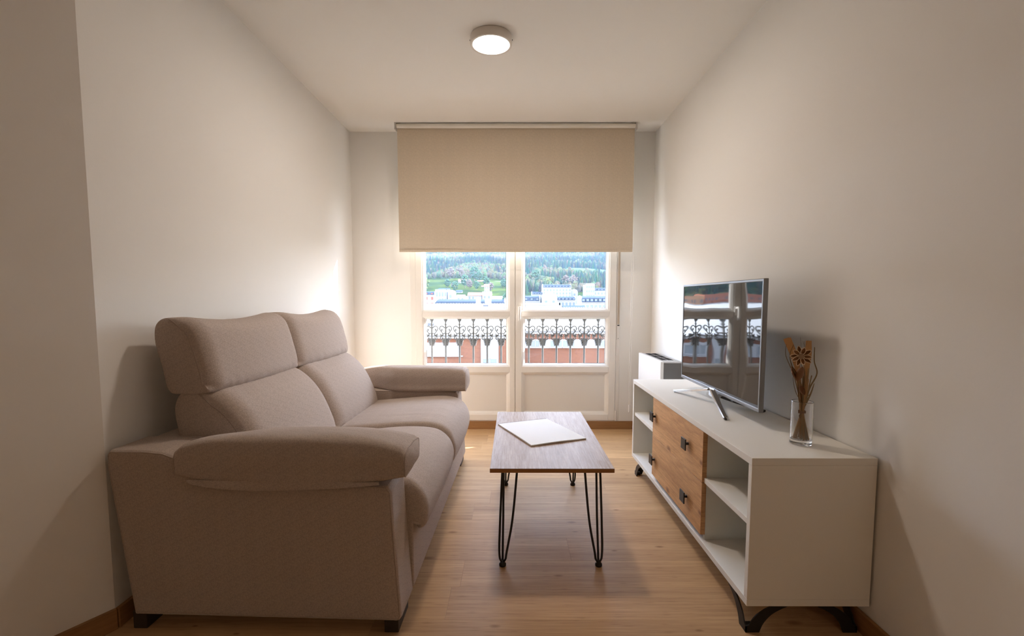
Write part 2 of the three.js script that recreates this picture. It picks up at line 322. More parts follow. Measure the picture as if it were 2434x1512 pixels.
ceilingLamp('unseen round ceiling lamp behind the camera, lighting the sofa side and cabinet end', 0.7, 2.4, LAMP.rear, LAMP.rearPower);  // out of view, placed to light the sofa side and cabinet end
// ------------------------------------------------------------------ soft shapes
// A cushion: a closed section (in a plane) swept along s from s0 to s1, rounded at the ends, puffed caps. at(a, b, s) turns section coordinates into a point.
function cushion(section, s0, s1, o = {}) {
  const { n = 72, m = 40, round = 0.05, cap = 0.012, place = (a, b, s) => V(a, b, -s), shape = (p) => p, rings = 8, inset = () => 1 } = o;
  const pts = smoothPts(section, n, true).slice(0, n), N = pts.length;
  let ca = 0, cb = 0; pts.forEach((p) => { ca += p[0] / N; cb += p[1] / N; });
  // inward offset of the section by d
  const nrm = pts.map((p, i) => { const a = pts[(i + N - 1) % N], b = pts[(i + 1) % N], tx = b[0] - a[0], ty = b[1] - a[1], l = Math.hypot(tx, ty) || 1; return [ty / l, -tx / l]; });
  let area = 0; pts.forEach((p, i) => { const q = pts[(i + 1) % N]; area += p[0] * q[1] - q[0] * p[1]; });
  const sign = area > 0 ? 1 : -1, P = [], I = [], L = s1 - s0, cols = [];
  for (let k = 0; k <= m; k++) cols.push(k / m);
  const warp = (t) => { const e = round / L; const c = (t - 0.5) * 2; return 0.5 + 0.5 * Math.sign(c) * (1 - Math.pow(1 - Math.abs(c), 1.6)) * 0.6 + 0.5 * c * 0.4 + e * 0; };
  const ringAt = (s, off, scale = 1) => { const start = P.length; for (let i = 0; i < N; i++) { const k = off * inset(pts[i][0], pts[i][1]), a = pts[i][0] - sign * nrm[i][0] * k, b = pts[i][1] - sign * nrm[i][1] * k; const q = shape([ca + (a - ca) * scale, cb + (b - cb) * scale, s], (s - s0) / L, i / N); P.push(place(q[0], q[1], q[2])); } return start; };
  const rs = [];
  const capRing = (end) => { const out = []; for (let r = rings; r >= 1; r--) { const f = 1 - r / (rings + 1); out.push([end ? s1 + cap * (1 - f * f) : s0 - cap * (1 - f * f), round, f]); } return end ? out.reverse() : out; };
  const list = [...capRing(false)];
  for (const t of cols) { const w = warp(t), s = s0 + L * w, e = Math.min(s - s0, s1 - s), x = clamp(1 - e / (round * 1.6 + 1e-9), 0, 1); list.push([s, round * (1 - Math.sqrt(Math.max(0, 1 - x * x))), 1]); }
  list.push(...capRing(true));
  for (const [s, off, f] of list) rs.push(ringAt(s, off, f));
  for (let k = 0; k + 1 < rs.length; k++) for (let i = 0; i < N; i++) { const j = (i + 1) % N, a = rs[k] + i, b = rs[k] + j, c = rs[k + 1] + j, d = rs[k + 1] + i; if (sign > 0) I.push(a, b, c, a, c, d); else I.push(a, c, b, a, d, c); }
  for (const [r, flip] of [[rs[0], false], [rs[rs.length - 1], true]]) { const c = P.length, q = V(); for (let i = 0; i < N; i++) q.add(P[r + i]); P.push(q.multiplyScalar(1 / N)); for (let i = 0; i < N; i++) { const j = (i + 1) % N; if ((sign > 0) !== flip) I.push(c, r + j, r + i); else I.push(c, r + i, r + j); } }
  const g = new THREE.BufferGeometry().setFromPoints(P); g.setIndex(I); g.computeVertexNormals();
  const ends = [0, 1].map((e) => { const r = rs[e ? rs.length - 1 - rings : rings]; return Array.from({ length: N }, (_, i) => P[r + i].clone()); });
  return { geo: metric(g), ends, pts };
}
const nz = (x, y, s) => vnoise(x, y, 4096, 4096, s) - 0.5;

// ------------------------------------------------------------------ sofa (local: x from back to front, y up, -z along its length from near to far)
{
  const LEN = 1.785, ARM = 0.178;
  const t = thing('sofa', 'two-seat taupe fabric sofa with high headrests standing along the left wall', 'sofa', [-1.338, 0, -1.545], -0.0214);
  const armPts = [[0.062, 0.058], [0.958, 0.048], [0.966, 0.06], [0.95, 0.3], [0.94, 0.49], [0.925, 0.508], [0.85, 0.515], [0.40, 0.517], [0.30, 0.53], [0.262, 0.56], [0.225, 0.60], [0.18, 0.617], [0.12, 0.622], [0.01, 0.622], [0.0, 0.612], [0.0, 0.56]];
  for (const [s, n] of [[0, 'near'], [LEN - ARM, 'far']]) {
    const a = obj('arm', metric(extrude(armPts, ARM, 0.014, 4).translate(0, 0, -s - ARM)), M.sofa, t);
    const loop = dense(armPts, 0.012);
    const cx = 0.5, cy = 0.3, seam = (z) => tube(loop.map((p) => V(p[0] + (cx - p[0]) * 0.012, p[1] + (cy - p[1]) * 0.02, z)), 0.0022, 500, 6, true);
    obj('seam', [seam(-s - 0.0025), seam(-s - ARM + 0.0025)], M.piping, a);
  }
  obj('back_frame', box(0.01, 0.2, 0.06, 0.615, -ARM + 0.002, -LEN + ARM - 0.002, 0.012), M.sofa, t);
  obj('base_panel', box(0.2, 0.968, 0.056, 0.33, -ARM - 0.001, -LEN + ARM + 0.001, 0.008), M.sofa, t);
  const wr = (a, k) => (q, v, u) => q;
  const mid = LEN / 2;
  const welt = (l, keep) => {                                        // a raised seam along the kept stretch of a closed outline
    const N = l.length, on = l.map((p) => keep(p)); let st = on.findIndex((v, i) => v && !on[(i + N - 1) % N]); if (st < 0) st = 0;
    const run = []; for (let i = 0; i < N && on[(st + i) % N]; i++) run.push(l[(st + i) % N]);
    return tube(run, 0.0024, 160, 6);
  };
  // seats
  const seat = [[0.30, 0.31], [0.30, 0.40], [0.34, 0.435], [0.45, 0.452], [0.62, 0.468], [0.78, 0.479], [0.88, 0.479], [0.95, 0.462], [0.997, 0.42], [1.018, 0.365], [1.016, 0.31], [1.004, 0.278], [0.985, 0.272], [0.972, 0.29], [0.965, 0.315], [0.90, 0.335], [0.6, 0.332]];
  for (const [a, b, dy, sd] of [[ARM + 0.002, mid - 0.003, -0.004, 1], [mid + 0.003, LEN - ARM - 0.002, 0.008, 2]]) {
    const c = cushion(seat, a, b, { round: 0.022, cap: 0.004, n: 110, m: 48, shape: ([x, y, s], v) => { const e = Math.sin(Math.PI * clamp(v, 0, 1)), k = sm(0.34, 0.45, y); return [x + 0.008 * e * sm(0.9, 1.02, x), y + (dy + 0.012 * Math.pow(e, 0.7)) * k + 0.0022 * nz(x * 14 + 3, s * 30, sd) * k, s]; } });
    const m = obj('seat_cushion', c.geo, M.sofa, t);
  }
  // back cushions
  const back = [[0.13, 0.45], [0.10, 0.60], [0.085, 0.72], [0.11, 0.775], [0.17, 0.792], [0.23, 0.782], [0.285, 0.748], [0.335, 0.695], [0.375, 0.63], [0.405, 0.56], [0.425, 0.50], [0.425, 0.455], [0.40, 0.437], [0.3, 0.43]];
  const head = [[0.075, 0.775], [0.05, 0.87], [0.028, 0.97], [0.035, 1.02], [0.065, 1.045], [0.105, 1.053], [0.15, 1.045], [0.185, 1.015], [0.208, 0.96], [0.224, 0.90], [0.237, 0.845], [0.241, 0.80], [0.228, 0.776], [0.19, 0.768], [0.13, 0.768]];
  const b0 = ARM + 0.022, b1 = LEN - ARM - 0.022;
  for (const [a, b, sd] of [[b0, mid - 0.002, 5], [mid + 0.002, b1, 9]]) {
    const c = cushion(back, a, b, { inset: (x, y) => 0.12 + 0.88 * sm(0.13, 0.26, x) * sm(0.43, 0.5, y), round: 0.05, cap: 0.008, n: 96, m: 56, shape: ([x, y, s], v) => {
      const e = Math.sin(Math.PI * clamp(v, 0, 1)), f = sm(0.12, 0.3, x), w = sm(0.70, 0.79, y) + sm(0.52, 0.44, y);
      return [x + 0.010 * e * f + f * w * 0.004 * nz(s * 46 + y * 14, y * 9, sd), y + f * w * 0.003 * nz(s * 40, y * 8 + 5, sd + 1), s];
    } });
    const m = obj('back_cushion', c.geo, M.sofa, t);
    obj('piping', c.ends.map((l) => welt(l, (p) => p.x > 0.155 && p.y > 0.46)), M.piping, m);
    const h = cushion(head, a - 0.004, b + 0.0015, { inset: (x, y) => 0.10 + 0.9 * sm(0.055, 0.15, x) * sm(0.765, 0.80, y), round: 0.044, cap: 0.007, n: 96, m: 64, shape: ([x, y, s], v) => {
      const e = Math.sin(Math.PI * clamp(v, 0, 1)), f = sm(0.06, 0.2, x), top = sm(0.96, 1.05, y), w = sm(0.86, 0.78, y) + 0.5 * top;
      return [x + 0.014 * e * f + f * w * 0.004 * nz(s * 52 + y * 18, y * 9 + 3, sd + 2), y - 0.02 * Math.pow(e, 0.8) * top + 0.008 * (1 - e) * top + w * 0.002 * nz(s * 44, y * 6, sd + 3), s];
    } });
    const hm = obj('headrest', h.geo, M.sofa, t);
    obj('piping', h.ends.map((l) => welt(l, (p) => p.x > 0.085 && p.y > 0.80)), M.piping, hm);
  }
  // arm pillows: swept from back to front; the side next to the seats is cut away behind
  const sect = [[0.02, -0.5], [0.5, -0.52], [0.94, -0.46], [1.0, -0.2], [1.0, 0.12], [0.93, 0.40], [0.5, 0.52], [0.1, 0.46], [0.0, 0.2], [-0.005, -0.2]];
  for (const far of [0, 1]) {
    const c = cushion(sect, 0.235, 0.99, { round: 0.0, cap: 0.017, n: 64, m: 72, place: (a, b, s) => V(s, b, -a), shape: ([a, b, s], v) => {
      const vv = clamp(v, 0, 1), s0 = far ? LEN - 0.196 : -0.014, s1 = far ? LEN + 0.012 : 0.198, cut = lerp(0.60, 1, sm(0.36, 0.56, s));
      const e2 = Math.abs(2 * vv - 1), soft = far && vv > 0.5, half = 0.0765 * (1 - (soft ? 0.10 : 0.43) * Math.pow(e2, 3.4)) * (1 - 0.10 * sm(0.96, 1.0, e2)), yc = 0.517 + (soft ? 0.004 : 0.030) * Math.pow(e2, 3) + half;
      const k = far ? 1 - (1 - a) * 1 : a, z = far ? lerp(s1, s0, (1 - k) * cut) : lerp(s0, s1, k * cut);
      const wrk = 0.003 * nz(a * 30 + b * 8, s * 16, 31 + far) * sm(0.86, 1.0, s) + 0.002 * nz(a * 9, s * 11, 33 + far);
      return [z, yc + b * 2 * half + wrk, s];
    } });
    const g = c.geo;
    const m = obj('armrest_pillow', far ? flip(g) : g, M.sofa, t);
    obj('piping', c.ends.map((l) => tube(l.filter((_, i) => i % 2 === 0), 0.0016, 160, 6, true)), M.piping, m);
  }
  function flip(g) { return g; }
  // fabric flap under the near pillow
  {
    const P = [], I = [], n = 40;
    for (const o of [0.0, 0.004]) for (let i = 0; i <= n; i++) {
      const u = i / n, x = lerp(0.275, 0.905, u), dip = Math.sin(Math.PI * Math.pow(u, 0.8)) * 0.025;
      P.push(V(x, 0.531 - 0.002 * u, 0.012 + o), V(x + 0.004, 0.524 - dip, 0.018 + 0.004 * Math.sin(u * 9) + o));
    }
    const k = (n + 1) * 2;
    for (let i = 0; i < n; i++) { const a = i * 2; I.push(a, a + 1, a + 3, a, a + 3, a + 2, k + a, k + a + 3, k + a + 1, k + a, k + a + 2, k + a + 3, a + 1, k + a + 1, k + a + 3, a + 1, k + a + 3, a + 3); }
    I.push(0, k, k + 1, 0, k + 1, 1, 2 * n, 2 * n + 1, k + 2 * n + 1, 2 * n, k + 2 * n + 1, k + 2 * n);
    const g = new THREE.BufferGeometry().setFromPoints(P); g.setIndex(I); g.computeVertexNormals();
    obj('fabric_flap', metric(g), M.sofa, t);
  }
  for (const [x, z] of [[0.905, -0.012], [0.045, -0.012], [0.905, -LEN + 0.15], [0.045, -LEN + 0.15]]) obj('foot', box(x, x + 0.048, 0, 0.062, z, z - 0.138, 0.003), M.darkFoot, t);
}

// ------------------------------------------------------------------ coffee table
{
  const h = 0.437, x0 = -0.0945, x1 = 0.409, z0 = -1.895, z1 = -2.882;
  const t = thing('coffee_table', 'low oblong coffee table with greyish wood top and black hairpin legs', 'table', [(x0 + x1) / 2, 0, (z0 + z1) / 2]);
  const w = (x1 - x0) / 2, l = (z0 - z1) / 2;
  obj('table_top', metric(new THREE.BoxGeometry(2 * w - 0.001, 0.0015, 2 * l - 0.001).translate(0, h - 0.00075, 0), 1), M.top, t);
  obj('edge_band', box(-w, w, h - 0.0175, h - 0.0015, -l, l, 0.0012), M.edge, t);
  const y = h - 0.0175;
  for (const sx of [-1, 1]) for (const sz of [-1, 1]) {
    const leg = sub('leg', t), fx = sx * (w - 0.050), fz = sz * (l - 0.052);
    leg.position.set(fx, 0, fz);
    const loop = (dx0, dz0, dx1, dz1) => tube([V(dx0, y, dz0), V(lerp(dx0, 0, 0.5) + Math.sign(dx0 || dz0) * 0, y * 0.5, lerp(dz0, 0, 0.5)), V(dx0 * 0.14, 0.05, dz0 * 0.14), V(dx0 * 0.05, 0.018, dz0 * 0.05), V(0, 0.012, 0), V(dx1 * 0.05, 0.018, dz1 * 0.05), V(dx1 * 0.14, 0.05, dz1 * 0.14), V(lerp(dx1, 0, 0.5), y * 0.5, lerp(dz1, 0, 0.5)), V(dx1, y, dz1)], 0.0042, 60, 8);
    const ix = -sx, iz = -sz;
    const U = (a, c, k) => [V(a[0], y, a[1]), V(a[0] * 0.45 + k[0] * 0.012, y * 0.45, a[1] * 0.45 + k[1] * 0.012), V(k[0] * 0.016, 0.055, k[1] * 0.016), V(k[0] * 0.011, 0.026, k[1] * 0.011), V(0, 0.016, 0)];
    const r1 = U([ix * 0.062, iz * 0.012], 0, [ix, 0]), r2 = U([-ix * 0.0, -iz * 0.004], 0, [-ix * 0.85, 0]), r3 = U([ix * 0.004, iz * 0.066], 0, [0, iz]);
    obj('rod', [tube(r1, 0.0048, 40, 8), tube(r2, 0.0048, 40, 8), tube(r3, 0.0048, 40, 8)], M.black, leg);
    obj('fixing_plate', box(-ix * 0.012, ix * 0.075, y - 0.003, y, -iz * 0.012, iz * 0.078), M.black, leg);
    obj('rubber_foot', lathe([[0, 0], [0.0135, 0], [0.015, 0.004], [0.0145, 0.010], [0.010, 0.016], [0.006, 0.021], [0, 0.022]], 20), M.black, leg);
  }
  // sketch pad on the table
  const A = V(0, 0, 0), q = thing('sketch_pad', 'blank white sketch pad lying askew on the coffee table', 'notebook', [0.1405, h, -2.345], -0.0);
  const P = [[-0.0825, -0.083], [0.1735, -0.2755 + 0.022], [0.25, 0.06], [0, 0]];
  // corners measured on the table: spine end left, spine end right, right, near
  const c4 = [V(-0.0505, 0, -2.586), V(0.182, 0, -2.686), V(0.3255, 0, -2.302), V(0.0905, 0, -2.17)].map((v) => v.clone());
  const un = V().copy(c4[1]).sub(c4[0]); const ang = Math.atan2(-un.z, un.x);
  const cen = V().add(c4[0]).add(c4[1]).add(c4[2]).add(c4[3]).multiplyScalar(0.25);
  q.position.set(cen.x, h, cen.z); q.rotation.y = ang;
  const pw = 0.297, pl = 0.42;
  const wave = (g, amp) => { const p = g.attributes.position; for (let i = 0; i < p.count; i++) { const x = p.getX(i), z = p.getZ(i), k = p.getY(i) > 0.002 ? 1 : 0.4; p.setY(i, p.getY(i) + k * amp * (Math.sin(z * 17 + 0.8) * sm(0.02, 0.14, Math.abs(x)) * 0.5 + 0.5 * (1 + Math.sin(x * 22 + 2)) * sm(0.1, 0.21, z))); } g.computeVertexNormals(); return g; };
  const sheet = (y0, y1, ins) => metric(wave(mergeVertices(new THREE.BoxGeometry(pw - ins, y1 - y0, pl - ins, 24, 1, 32).translate(0, (y0 + y1) / 2, 0)).toNonIndexed(), 0.0014));
  obj('back_cover', sheet(0.0004, 0.0022, 0), mat(new THREE.Color().setRGB(0.30, 0.22, 0.17), { roughness: 0.85 }), q);
  obj('pages', sheet(0.0024, 0.0078, 0.002), M.paper, q);
  const coil = [];
  for (let x = -pw / 2 + 0.008; x < pw / 2 - 0.004; x += 0.0064) coil.push(clean(new THREE.TorusGeometry(0.0042, 0.0006, 5, 12).rotateY(Math.PI / 2).translate(x, 0.0052, -pl / 2 + 0.001)));
  obj('wire_binding', coil, M.black, q);
}

// ------------------------------------------------------------------ TV cabinet
{
  const x0 = 0.767, x1 = 1.17, z0 = -1.513, z1 = -3.05, D = 0.022;
  const t = thing('tv_cabinet', 'long low white cabinet with two oak drawers and open shelves along the right wall', 'cabinet', [0, 0, 0]);
  obj('top_panel', box(x0, x1, 0.585, 0.609, z0, z1, 0.0012, 1), M.white, t);
  obj('bottom_panel', box(x0, x1, 0.111, 0.134, z0, z1, 0.0012, 1), M.white, t);
  obj('side_panel', box(x0 + 0.0005, x1, 0.1342, 0.5848, z0 - 0.0004, z0 - D, 0.0008, 1), M.white, t);
  obj('side_panel', box(x0 + 0.0005, x1, 0.1342, 0.5848, z1 + D, z1 + 0.0004, 0.0008, 1), M.white, t);
  obj('divider', box(x0 + 0.02, x1 - 0.01, 0.1342, 0.5848, -1.914, -1.932), M.whiteIn, t);
  obj('divider', box(x0 + 0.02, x1 - 0.01, 0.1342, 0.5848, -2.585, -2.603), M.whiteIn, t);
  obj('back_panel', box(x1 - 0.012, x1 - 0.004, 0.1342, 0.5848, z0 - D, z1 + D), M.whiteIn, t);
  obj('shelf', box(x0 + 0.009, x1 - 0.013, 0.374, 0.394, z0 - D - 0.0006, -1.9134, 0.0008, 1), M.white, t);
  obj('shelf', box(x0 + 0.009, x1 - 0.013, 0.381, 0.401, -2.6036, z1 + D + 0.0006, 0.0008, 1), M.white, t);
  for (const [y0, y1, o] of [[0.3745, 0.583, 0], [0.155, 0.3715, 0.21]]) {
    const d = sub('drawer', t), g = metric(new RoundedBoxGeometry(0.019, y1 - y0, 0.696, 1, 0.001).translate(x0 + 0.0098, (y0 + y1) / 2, -2.2585));
    const uv = g.attributes.uv; for (let i = 0; i < uv.count; i++) uv.setY(i, uv.getY(i) + o);
    obj('drawer_front', g, M.oak, d);
    obj('drawer_box', box(x0 + 0.021, x1 - 0.03, y0 + 0.02, y1 - 0.03, -1.935, -2.582), M.whiteIn, d);
    for (const z of [-2.0715, -2.5615]) obj('knob', [box(x0 - 0.0235, x0 - 0.018, (y0 + y1) / 2 - 0.016 + (o ? -0.022 : 0), (y0 + y1) / 2 + 0.034 + (o ? -0.022 : 0), z - 0.0265, z + 0.0265, 0.001, 1), box(x0 - 0.018, x0 + 0.0003, (y0 + y1) / 2 + 0.004 + (o ? -0.022 : 0), (y0 + y1) / 2 + 0.014 + (o ? -0.022 : 0), z - 0.007, z + 0.007, 0.001, 1)], M.black, d);
  }
  // bent sheet legs: two arched blades meeting at the foot
  const outer = smoothPts([[0.015, 0.0], [0.023, 0.035], [0.05, 0.066], [0.087, 0.082], [0.094, 0.1]], 24), inner = smoothPts([[0.142, 0.111], [0.138, 0.093], [0.118, 0.083], [0.084, 0.062], [0.058, 0.03], [0.046, 0.0]], 24);
  const blade = [[0.0, 0.0], [0.0, 0.022], [0.012, 0.026], ...smoothPts([[0.012, 0.026], [0.03, 0.056], [0.06, 0.08], [0.083, 0.094], [0.086, 0.111]], 20).slice(1), ...inner];
  for (const [fx, fz, ax, az] of [[0.781, -1.541, 1, -1], [1.155, -1.541, -1, -1], [0.781, -3.022, 1, 1], [1.155, -3.022, -1, 1]]) {
    const l = sub('leg', t);
    const one = () => extrude(blade, 0.0045);
    const bx = one(); if (ax < 0) bx.scale(-1, 1, 1), fix(bx); bx.translate(fx, 0, fz + (az < 0 ? -0.0045 : 0));
    const bz = one().rotateY(az < 0 ? Math.PI / 2 : -Math.PI / 2).translate(fx + (ax > 0 ? 0.0 : 0) + (az < 0 ? 0 : 0.0045) - (ax > 0 ? 0 : 0.0045), 0, fz);
    obj('blade', metric(bx), M.black, l);
    obj('blade', metric(bz), M.black, l);
    obj('foot_block', box(fx + ax * 0.003, fx + ax * 0.03, 0, 0.022, fz + az * 0.003, fz + az * 0.03, 0.004), M.black, l);
  }
  function fix(g) { const p = g.attributes.position, n = g.attributes.normal; for (let i = 0; i < p.count; i += 3) for (const a of [p, n]) { const x = a.getX(i + 1), y = a.getY(i + 1), z = a.getZ(i + 1); a.setXYZ(i + 1, a.getX(i + 2), a.getY(i + 2), a.getZ(i + 2)); a.setXYZ(i + 2, x, y, z); } }
}

// ------------------------------------------------------------------ television
{
  const z0 = -1.874, z1 = -2.757, y0 = 0.671, y1 = 1.199, x = 0.974;
  const t = thing('television', 'flat black television on a silver forked stand, its screen mirroring the window', 'television', [x, 0.609, (z0 + z1) / 2]);
  const w = (z0 - z1) / 2, b = y0 - 0.609, h = y1 - 0.609;
  const frameM = mat(new THREE.Color().setRGB(0.24, 0.245, 0.255), { roughness: 0.32, metalness: 0.75 });
  const hole = 0.011;
  const fr = new THREE.Shape([[-w, b], [w, b], [w, h], [-w, h]].map((p) => new THREE.Vector2(...p)));
  fr.holes.push(new THREE.Path([[-w + hole, b + 0.016], [-w + hole, h - 0.012], [w - hole, h - 0.012], [w - hole, b + 0.016]].map((p) => new THREE.Vector2(...p))));
  obj('bezel', metric(new THREE.ExtrudeGeometry(fr, { depth: 0.014, bevelEnabled: true, bevelSize: 0.0025, bevelThickness: 0.003, bevelOffset: -0.0025, bevelSegments: 3 }).rotateY(-Math.PI / 2).translate(0.011, 0, 0)), frameM, t);
  const scr = new THREE.PlaneGeometry(2 * w - 0.018, h - b - 0.024).rotateY(-Math.PI / 2).translate(-0.0035, (h + b) / 2 + 0.002, 0);
  obj('screen', clean(scr), phys(new THREE.Color().setRGB(0.012, 0.011, 0.011), { roughness: 0.03, ior: 1.55, bumpMap: T_wobble, bumpScale: 0.0016 }), t);
  obj('rear_body', [box(0.0, 0.022, b + 0.012, h - 0.012, -w + 0.014, w - 0.014, 0.006), box(0.022, 0.055, b + 0.05, h - 0.22, -w + 0.12, w - 0.12, 0.012)], mat(0x141414, { roughness: 0.5 }), t);
  obj('logo_lip', box(-0.008, 0.004, b - 0.006, b + 0.002, -0.03, 0.03, 0.002), frameM, t);
  obj('infrared_lens', box(-0.004, 0.006, b - 0.007, b + 0.001, 0.19, 0.215, 0.003), M.black, t);
  const st = sub('stand', t), metal = mat(new THREE.Color().setRGB(0.62, 0.64, 0.67), { roughness: 0.16, metalness: 0.95 });
  const bar = (pts, wd, th) => {                                     // flat tapering bar along a path
    const P = [], I = [], cv = new THREE.CatmullRomCurve3(pts, false, 'centripetal'), n = 20;
    for (let i = 0; i <= n; i++) { const u = i / n, p = cv.getPoint(u), d = cv.getTangent(u), s = V(0, 1, 0).cross(d).normalize(), up = d.clone().cross(s).normalize(), k = lerp(1, 0.6, u); for (const [a, c] of [[-1, 0.6], [-0.72, 1], [0.72, 1], [1, 0.6], [1, -0.8], [-1, -0.8]]) P.push(p.clone().addScaledVector(s, a * wd * k / 2).addScaledVector(up, c * th / 2)); }
    for (let i = 0; i < n; i++) for (let j = 0; j < 6; j++) { const a = i * 6 + j, c = i * 6 + (j + 1) % 6; I.push(a, c, c + 6, a, c + 6, a + 6); }
    for (const [s, f] of [[0, 1], [n * 6, 0]]) for (let j = 1; j < 5; j++) f ? I.push(s, s + j + 1, s + j) : I.push(s, s + j, s + j + 1);
    const g = new THREE.BufferGeometry().setFromPoints(P); g.setIndex(I); const q = g.toNonIndexed(); q.computeVertexNormals(); return q;
  };
  const j = V(-0.012, b + 0.012, -0.005);
  for (const [x2, z2, m2, nm] of [[-0.078, 0.314, metal, 'front_prong'], [-0.084, -0.31, metal, 'front_prong'], [0.155, 0.18, M.black, 'rear_prong'], [0.155, -0.18, M.black, 'rear_prong']]) {
    const f = x2 < 0, s = V(f ? -0.010 : 0.035, f ? b + 0.008 : 0.04, Math.sign(z2) * 0.018);
    obj(nm, bar([s, V(lerp(s.x, x2, 0.33), lerp(s.y, 0.007, 0.36), z2 * 0.36), V(lerp(s.x, x2, 0.66), lerp(s.y, 0.007, 0.68), z2 * 0.67), V(x2, 0.007, z2)], f ? 0.032 : 0.034, 0.0115), m2, st);
    if (f) obj('rubber_tip', clean(new THREE.CapsuleGeometry(0.0055, 0.006, 3, 8).rotateX(Math.PI / 2).translate(x2 - 0.001, 0.0055, z2)), M.black, st);
  }
  obj('neck', box(-0.014, 0.04, 0.035, b + 0.016, -0.03, 0.03, 0.006), metal, st);
}

// ------------------------------------------------------------------ vase and dried flowers
{
  const X = 1.013, Z = -1.667, Y = 0.609;
  const t = thing('glass_vase', 'clear glass cylinder vase with a thick base on the white cabinet', 'vase', [X, Y, Z]);
  obj('vase_glass', lathe([[0, 0], [0.030, 0], [0.0335, 0.0025], [0.0345, 0.006], [0.0345, 0.151], [0.0338, 0.1535], [0.0327, 0.1535], [0.0318, 0.151], [0.0315, 0.022], [0.029, 0.0185], [0, 0.017]], 64), phys(0xffffff, { transmission: 1, roughness: 0.02, ior: 1.5, thickness: 0.003 }), t);
  const b = thing('dried_bouquet', 'bunch of brown dried flowers, straw and seed pods tied with twine in the vase', 'dried flowers', [X, Y + 0.018, Z]);
  const straw = [[0.55, 0.30, 0.12], [0.45, 0.27, 0.12], [0.62, 0.38, 0.17], [0.36, 0.25, 0.12]].map((c) => mat(new THREE.Color().setRGB(c[0] * 0.8, c[1] * 0.8, c[2] * 0.8), { roughness: 0.85 }));
  const y0 = 0.001;
  // stems fan out below the tie and go up through it
  for (let i = 0; i < 30; i++) {
    const a = rr(0, 6.283), r = 0.026 * Math.sqrt(rnd()), tx = 0.004 * Math.cos(a), tz = 0.004 * Math.sin(a), top = rr(0.15, 0.27), e = rr(0.008, 0.022);
    obj('stem', tube([V(Math.cos(a) * r, y0, Math.sin(a) * r), V(Math.cos(a) * r * 0.55, 0.05, Math.sin(a) * r * 0.55), V(tx, 0.098, tz), V(Math.cos(a) * e * 0.6, 0.15, Math.sin(a) * e * 0.6), V(Math.cos(a) * e + rr(-0.004, 0.004), top, Math.sin(a) * e)], rr(0.0009, 0.0021), 18, 5), straw[i % 4], b);
  }
  // flat palm straps
  const ribbon = (pts, wd, facing, m, name) => {
    const P = [], I = [], cv = new THREE.CatmullRomCurve3(pts, false, 'centripetal'), n = 24;
    for (let i = 0; i <= n; i++) { const p = cv.getPoint(i / n), d = cv.getTangent(i / n), s = facing.clone().cross(d).normalize(), f = s.clone().cross(d).normalize(), w = wd(i / n) / 2; for (const [a, c] of [[-1, 0.0006], [0, 0.0022], [1, 0.0006], [1, -0.0006], [0, 0.001], [-1, -0.0006]]) P.push(p.clone().addScaledVector(s, a * w).addScaledVector(f, c)); }
    for (let i = 0; i < n; i++) for (let j = 0; j < 6; j++) { const a = i * 6 + j, c = i * 6 + (j + 1) % 6; I.push(a, c, c + 6, a, c + 6, a + 6); }
    const g = new THREE.BufferGeometry().setFromPoints(P); g.setIndex(I); g.computeVertexNormals();
    return obj(name, metric(g), m, b);
  };
  const F = V(-0.55, 0.05, 0.83).normalize();
  const strapM = mat(new THREE.Color().setRGB(0.58, 0.33, 0.14), { roughness: 0.8 });
  const W2 = (w0, w1) => (u) => lerp(w0, w1, sm(0.2, 0.8, u));
  for (const k of [0, 0.004]) ribbon([V(-0.002, 0.09, -0.003), V(-0.010, 0.2, -0.004 - k), V(-0.034 + k, 0.29, -0.006), V(-0.061 + 2 * k, 0.355, -0.01 - k)], W2(0.008, 0.019), F, strapM, 'palm_strap');
  for (const k of [0, 0.005]) ribbon([V(0.003, 0.09, -0.006), V(0.012, 0.2, -0.008 - k), V(0.016 + k, 0.29, -0.010), V(0.018 + k, 0.346, -0.012 - k)], W2(0.008, 0.016), F, strapM, 'palm_strap');
  // curling grass blades
  for (const [pts, w] of [
    [[[0, 0.1, 0], [-0.012, 0.19, 0.012], [-0.048, 0.255, 0.014], [-0.058, 0.30, 0.012], [-0.046, 0.335, 0.01]], 0.0045],
    [[[0.002, 0.1, 0.002], [0.018, 0.18, 0.006], [0.042, 0.235, 0.006], [0.032, 0.275, 0.004], [0.033, 0.325, 0]], 0.006],
    [[[0, 0.12, 0.004], [-0.03, 0.17, 0.008], [-0.042, 0.215, 0.01], [-0.040, 0.24, 0.008]], 0.0022],
    [[[0, 0.1, -0.002], [-0.03, 0.22, -0.004], [-0.064, 0.30, -0.004], [-0.062, 0.335, -0.006]], 0.003],
    [[[0.004, 0.12, 0.006], [0.020, 0.165, 0.012], [0.030, 0.2, 0.012]], 0.007],
    [[[0, 0.15, 0], [-0.006, 0.26, -0.004], [-0.014, 0.358, -0.006]], 0.0016], [[[0.002, 0.15, 0], [0.003, 0.26, -0.004], [0.0, 0.345, -0.006]], 0.0016], [[[0.002, 0.25, -0.004], [0.004, 0.32, -0.006], [0.014, 0.35, -0.008]], 0.0014], [[[0.002, 0.25, -0.004], [0.004, 0.32, -0.006], [-0.004, 0.345, -0.008]], 0.0014],
  ]) ribbon(pts.map((p) => V(...p)), (u) => w * (1 - 0.6 * u), F, straw[3], 'grass_blade');
  // wooden flower: pale-rimmed petals round a seed head
  const fl = sub('flower', b); fl.position.set(-0.026, 0.296, 0.022); fl.quaternion.setFromUnitVectors(V(0, 0, 1), V(-0.42, 0.10, 0.9).normalize());
